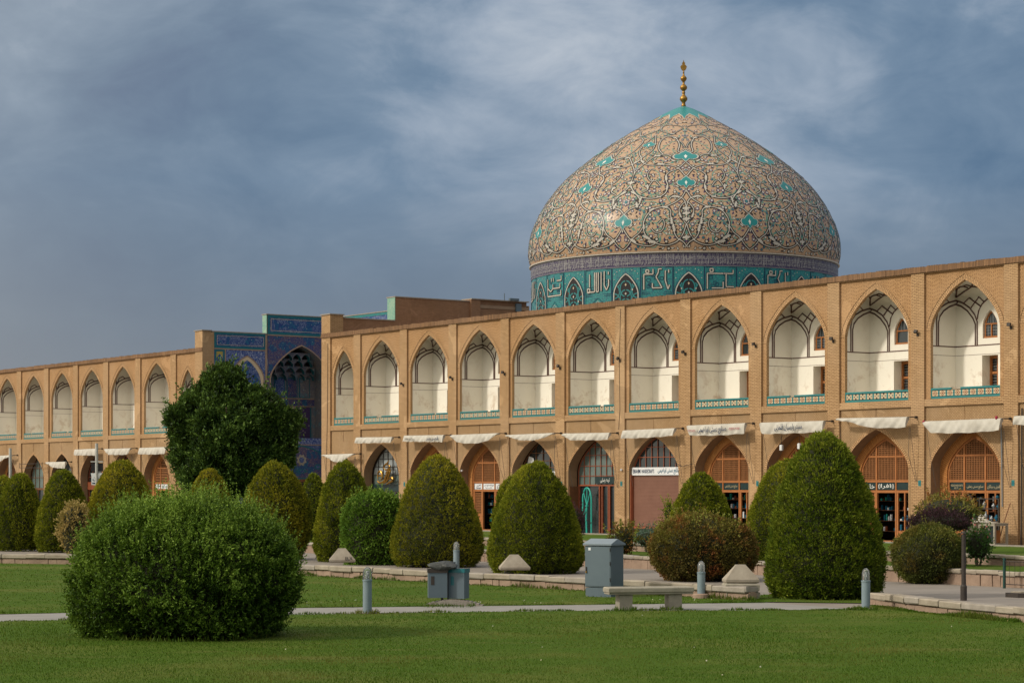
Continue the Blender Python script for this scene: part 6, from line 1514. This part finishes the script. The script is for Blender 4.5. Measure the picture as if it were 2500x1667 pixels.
# longer tufts along wall feet, bollards and the bench
def tufts(pts, n, spread, h):
    pts = np.array(pts); i = rng.integers(0, len(pts)-1, n); t = rng.random(n)[:, None]; P = pts[i]*(1-t)+pts[i+1]*t+rng.normal(0, spread, (n, 2)); return np.c_[P, np.zeros(n)], h*rng.uniform(.4, 1.3, n)*(.6+.4*np.sin(P[:, 0]*3.1)+.3*np.sin(P[:, 0]*7.7)).clip(.25, 1.3), np.full(n, .014)
fr1 = [(x+.05, y-.24) for x, y in W1[3:]]; fr2 = [(x-.12, y-.12) for x, y in W2[:4]]
B += [tufts(fr1, 7000, .07, .13), tufts(fr2, 3500, .06, .12), tufts(Pb[3:], 5000, .05, .06), tufts(Pt[3:], 3500, .05, .06)]
for (cx, cy, r) in ((-5.22, 34.9, 1.35), (2.18, 41.95, .2), (3.1, 42.2, .2), (6.87, 42.2, .22), (-2.73, 41.05, .2), (-1.27, 43.4, .5), (2.1, 48.2, .4)):
    n = 900 if r > 1 else 160; a = rng.random(n)*2*PI; rr_ = r*(1+rng.normal(0, .06, n)); B.append((np.stack([cx+rr_*np.cos(a), cy+rr_*np.sin(a), np.zeros(n)], 1), .09*rng.uniform(.5, 1.3, n), np.full(n, .014)))
C = np.vstack([b[0] for b in B]); H_ = np.concatenate([b[1] for b in B]); W_ = np.concatenate([b[2] for b in B]); k = len(C)
A = np.array([0, 0, 1.0])+rng.normal(0, .35, (k, 3)); A[:, 2] = np.abs(A[:, 2])
o = leaves_obj('grass', C+np.array([0, 0, .008]), A, H_, W_, np.clip(rng.normal(.5, .22, k), 0, 1), LM['grass']); o['kind'] = 'stuff'
n = 260; Pd = np.stack([rng.uniform(-9, 9, n), rng.uniform(41, 46, n)], 1); Pd = Pd[inside(Pd, MID)]; Pe = np.stack([rng.uniform(-10, 10, 14), rng.uniform(27, 41, 14)], 1); Pe = Pe[inside(Pe, FRONT)]; Pd = np.vstack([Pd, Pe]); k = len(Pd)
M['daisy'] = pmat('white_clover_bloom', (.6, .6, .52), (.4, .36, .2), 5)
o = leaves_obj('clover', np.c_[Pd, rng.uniform(.03, .05, k)], rng.normal(0, 1, (k, 3))*np.array([1, 1, .3]), np.full(k, .026), np.full(k, .022), np.zeros(k), M['daisy']); setp(o, 'tiny pale clover blooms and fallen petals scattered over the lawns', 'flowers', kind='stuff')

# ---------------------------------------------------------------- sky, sun, camera
SUN = Vector((-.947, -.32, 0)).normalized()*math.cos(math.radians(35)); SUN.z = math.sin(math.radians(35))
W = bpy.data.worlds.new('World'); scene.world = W; W.use_nodes = True; nt = W.node_tree; L = nt.links
for n_ in list(nt.nodes): nt.nodes.remove(n_)
out = nt.nodes.new('ShaderNodeOutputWorld'); sky = nt.nodes.new('ShaderNodeTexSky'); sky.sky_type = 'NISHITA'; sky.sun_disc = False
sky.sun_elevation = math.radians(35); sky.sun_rotation = math.atan2(SUN.x, SUN.y); sky.air_density = 1.2; sky.dust_density = 2.0
bg1 = nt.nodes.new('ShaderNodeBackground'); bg1.inputs[1].default_value = .06; L.new(sky.outputs[0], bg1.inputs[0])
tc = nt.nodes.new('ShaderNodeTexCoord'); sp = nt.nodes.new('ShaderNodeSeparateXYZ'); L.new(tc.outputs['Generated'], sp.inputs[0])
den = mathn(nt, 'MAXIMUM', mathn(nt, 'ADD', sp.outputs[2], .22), .06)
cb = nt.nodes.new('ShaderNodeCombineXYZ'); L.new(mathn(nt, 'DIVIDE', sp.outputs[0], den), cb.inputs[0]); L.new(mathn(nt, 'DIVIDE', sp.outputs[1], den), cb.inputs[1]); cb.inputs[2].default_value = 3.7
mpp = nt.nodes.new('ShaderNodeMapping'); mpp.inputs['Scale'].default_value = (1, 1, 2.0); mpp.inputs['Location'].default_value = (3.1, 1.7, .4); L.new(tc.outputs['Generated'], mpp.inputs[0])
big = noise(nt, 5.0, 5, .55, mpp.outputs[0], .4); fine_ = noise(nt, 15.0, 8, .62, mpp.outputs[0], .5)
fine_ = mathn(nt, 'MULTIPLY_ADD', mathn(nt, 'SUBTRACT', fine_, .5), mathn(nt, 'MULTIPLY_ADD', sp.outputs[2], 6.0, .1), .5)
# broad lighter region in the cloud deck high over the dome
def spot(x, y, z, r):
    d = nt.nodes.new('ShaderNodeVectorMath'); d.operation = 'DISTANCE'; L.new(tc.outputs['Generated'], d.inputs[0]); v = Vector((x, y, z)).normalized(); d.inputs[1].default_value = v
    f = mathn(nt, 'MULTIPLY_ADD', d.outputs['Value'], -1/r, 1.0); nt.nodes[-1].use_clamp = True; return mathn(nt, 'SMOOTH_MIN', f, 1.0, .1)
s1 = spot(.03, 1, .20, .15); s2 = spot(-.06, 1, .26, .13); s3 = spot(.21, 1, .235, .10)
big = mathn(nt, 'MULTIPLY_ADD', mathn(nt, 'SUBTRACT', big, .5), mathn(nt, 'MINIMUM', mathn(nt, 'MULTIPLY_ADD', sp.outputs[2], 4.5, .25), 1.0), .5)
val = mathn(nt, 'ADD', mathn(nt, 'MULTIPLY', big, .85), mathn(nt, 'MULTIPLY', fine_, .35))
pat = mathn(nt, 'MULTIPLY_ADD', noise(nt, 9.0, 6, .6, mpp.outputs[0], .4), 1.3, .15)
sps = mathn(nt, 'ADD', mathn(nt, 'ADD', mathn(nt, 'MULTIPLY', s1, .27), mathn(nt, 'MULTIPLY', s2, .15)), mathn(nt, 'MULTIPLY', s3, .20))
val = mathn(nt, 'ADD', val, mathn(nt, 'MULTIPLY', sps, pat))
ccol = ramp(nt, val, [(.42, (.078, .148, .270)), (.56, (.120, .205, .325)), (.70, (.19, .28, .40)), (.85, (.35, .43, .54)), (1.0, (.54, .60, .68))])
hz = mathn(nt, 'MULTIPLY_ADD', sp.outputs[2], -9, 1.25); nt.nodes[-1].use_clamp = True
ccol = mixc(nt, mathn(nt, 'MULTIPLY', hz, .9), ccol, (.235, .255, .285))
# unseen sky brightened towards zenith; warm glow around the sun added as fill
zen = mathn(nt, 'MULTIPLY_ADD', sp.outputs[2], 2.2, -.75); nt.nodes[-1].use_clamp = True
ccol = mixc(nt, mathn(nt, 'MULTIPLY', zen, .9), ccol, (.78, .78, .80))
fill_glow = spot(SUN.x, SUN.y, SUN.z, 1.5)
ccol = mixc(nt, mathn(nt, 'MULTIPLY', fill_glow, .95), ccol, (2.05, 1.85, 1.5))
bg2 = nt.nodes.new('ShaderNodeBackground'); L.new(ccol, bg2.inputs[0]); bg2.inputs[1].default_value = 1.0
mx = nt.nodes.new('ShaderNodeMixShader'); mx.inputs[0].default_value = .93; L.new(bg1.outputs[0], mx.inputs[1]); L.new(bg2.outputs[0], mx.inputs[2]); L.new(mx.outputs[0], out.inputs[0])
sl_ = bpy.data.lights.new('sun', 'SUN'); sl_.energy = 2.3; sl_.angle = math.radians(6); sl_.color = (1, .93, .82)
so_ = bpy.data.objects.new('sun', sl_); so_.rotation_euler = SUN.to_track_quat('Z', 'Y').to_euler(); so_.location = (-30, -10, 40); COL.objects.link(so_)
cam = bpy.data.cameras.new('camera'); cam.sensor_width = 36; cam.lens = 36*F/2500; cam.shift_y = (HX-833.5)/2500; cam.clip_start = .5; cam.clip_end = 4000
co_ = bpy.data.objects.new('camera', cam); co_.location = (0, 0, EYE); co_.rotation_euler = (PI/2, 0, 0); COL.objects.link(co_); scene.camera = co_
scene.view_settings.view_transform = 'Standard'; scene.view_settings.look = 'None'; scene.view_settings.exposure = -.10; scene.view_settings.gamma = 1
scene.cycles.max_bounces = 6; scene.cycles.diffuse_bounces = 3; scene.cycles.glossy_bounces = 2; scene.cycles.transmission_bounces = 3; scene.cycles.use_denoising = True
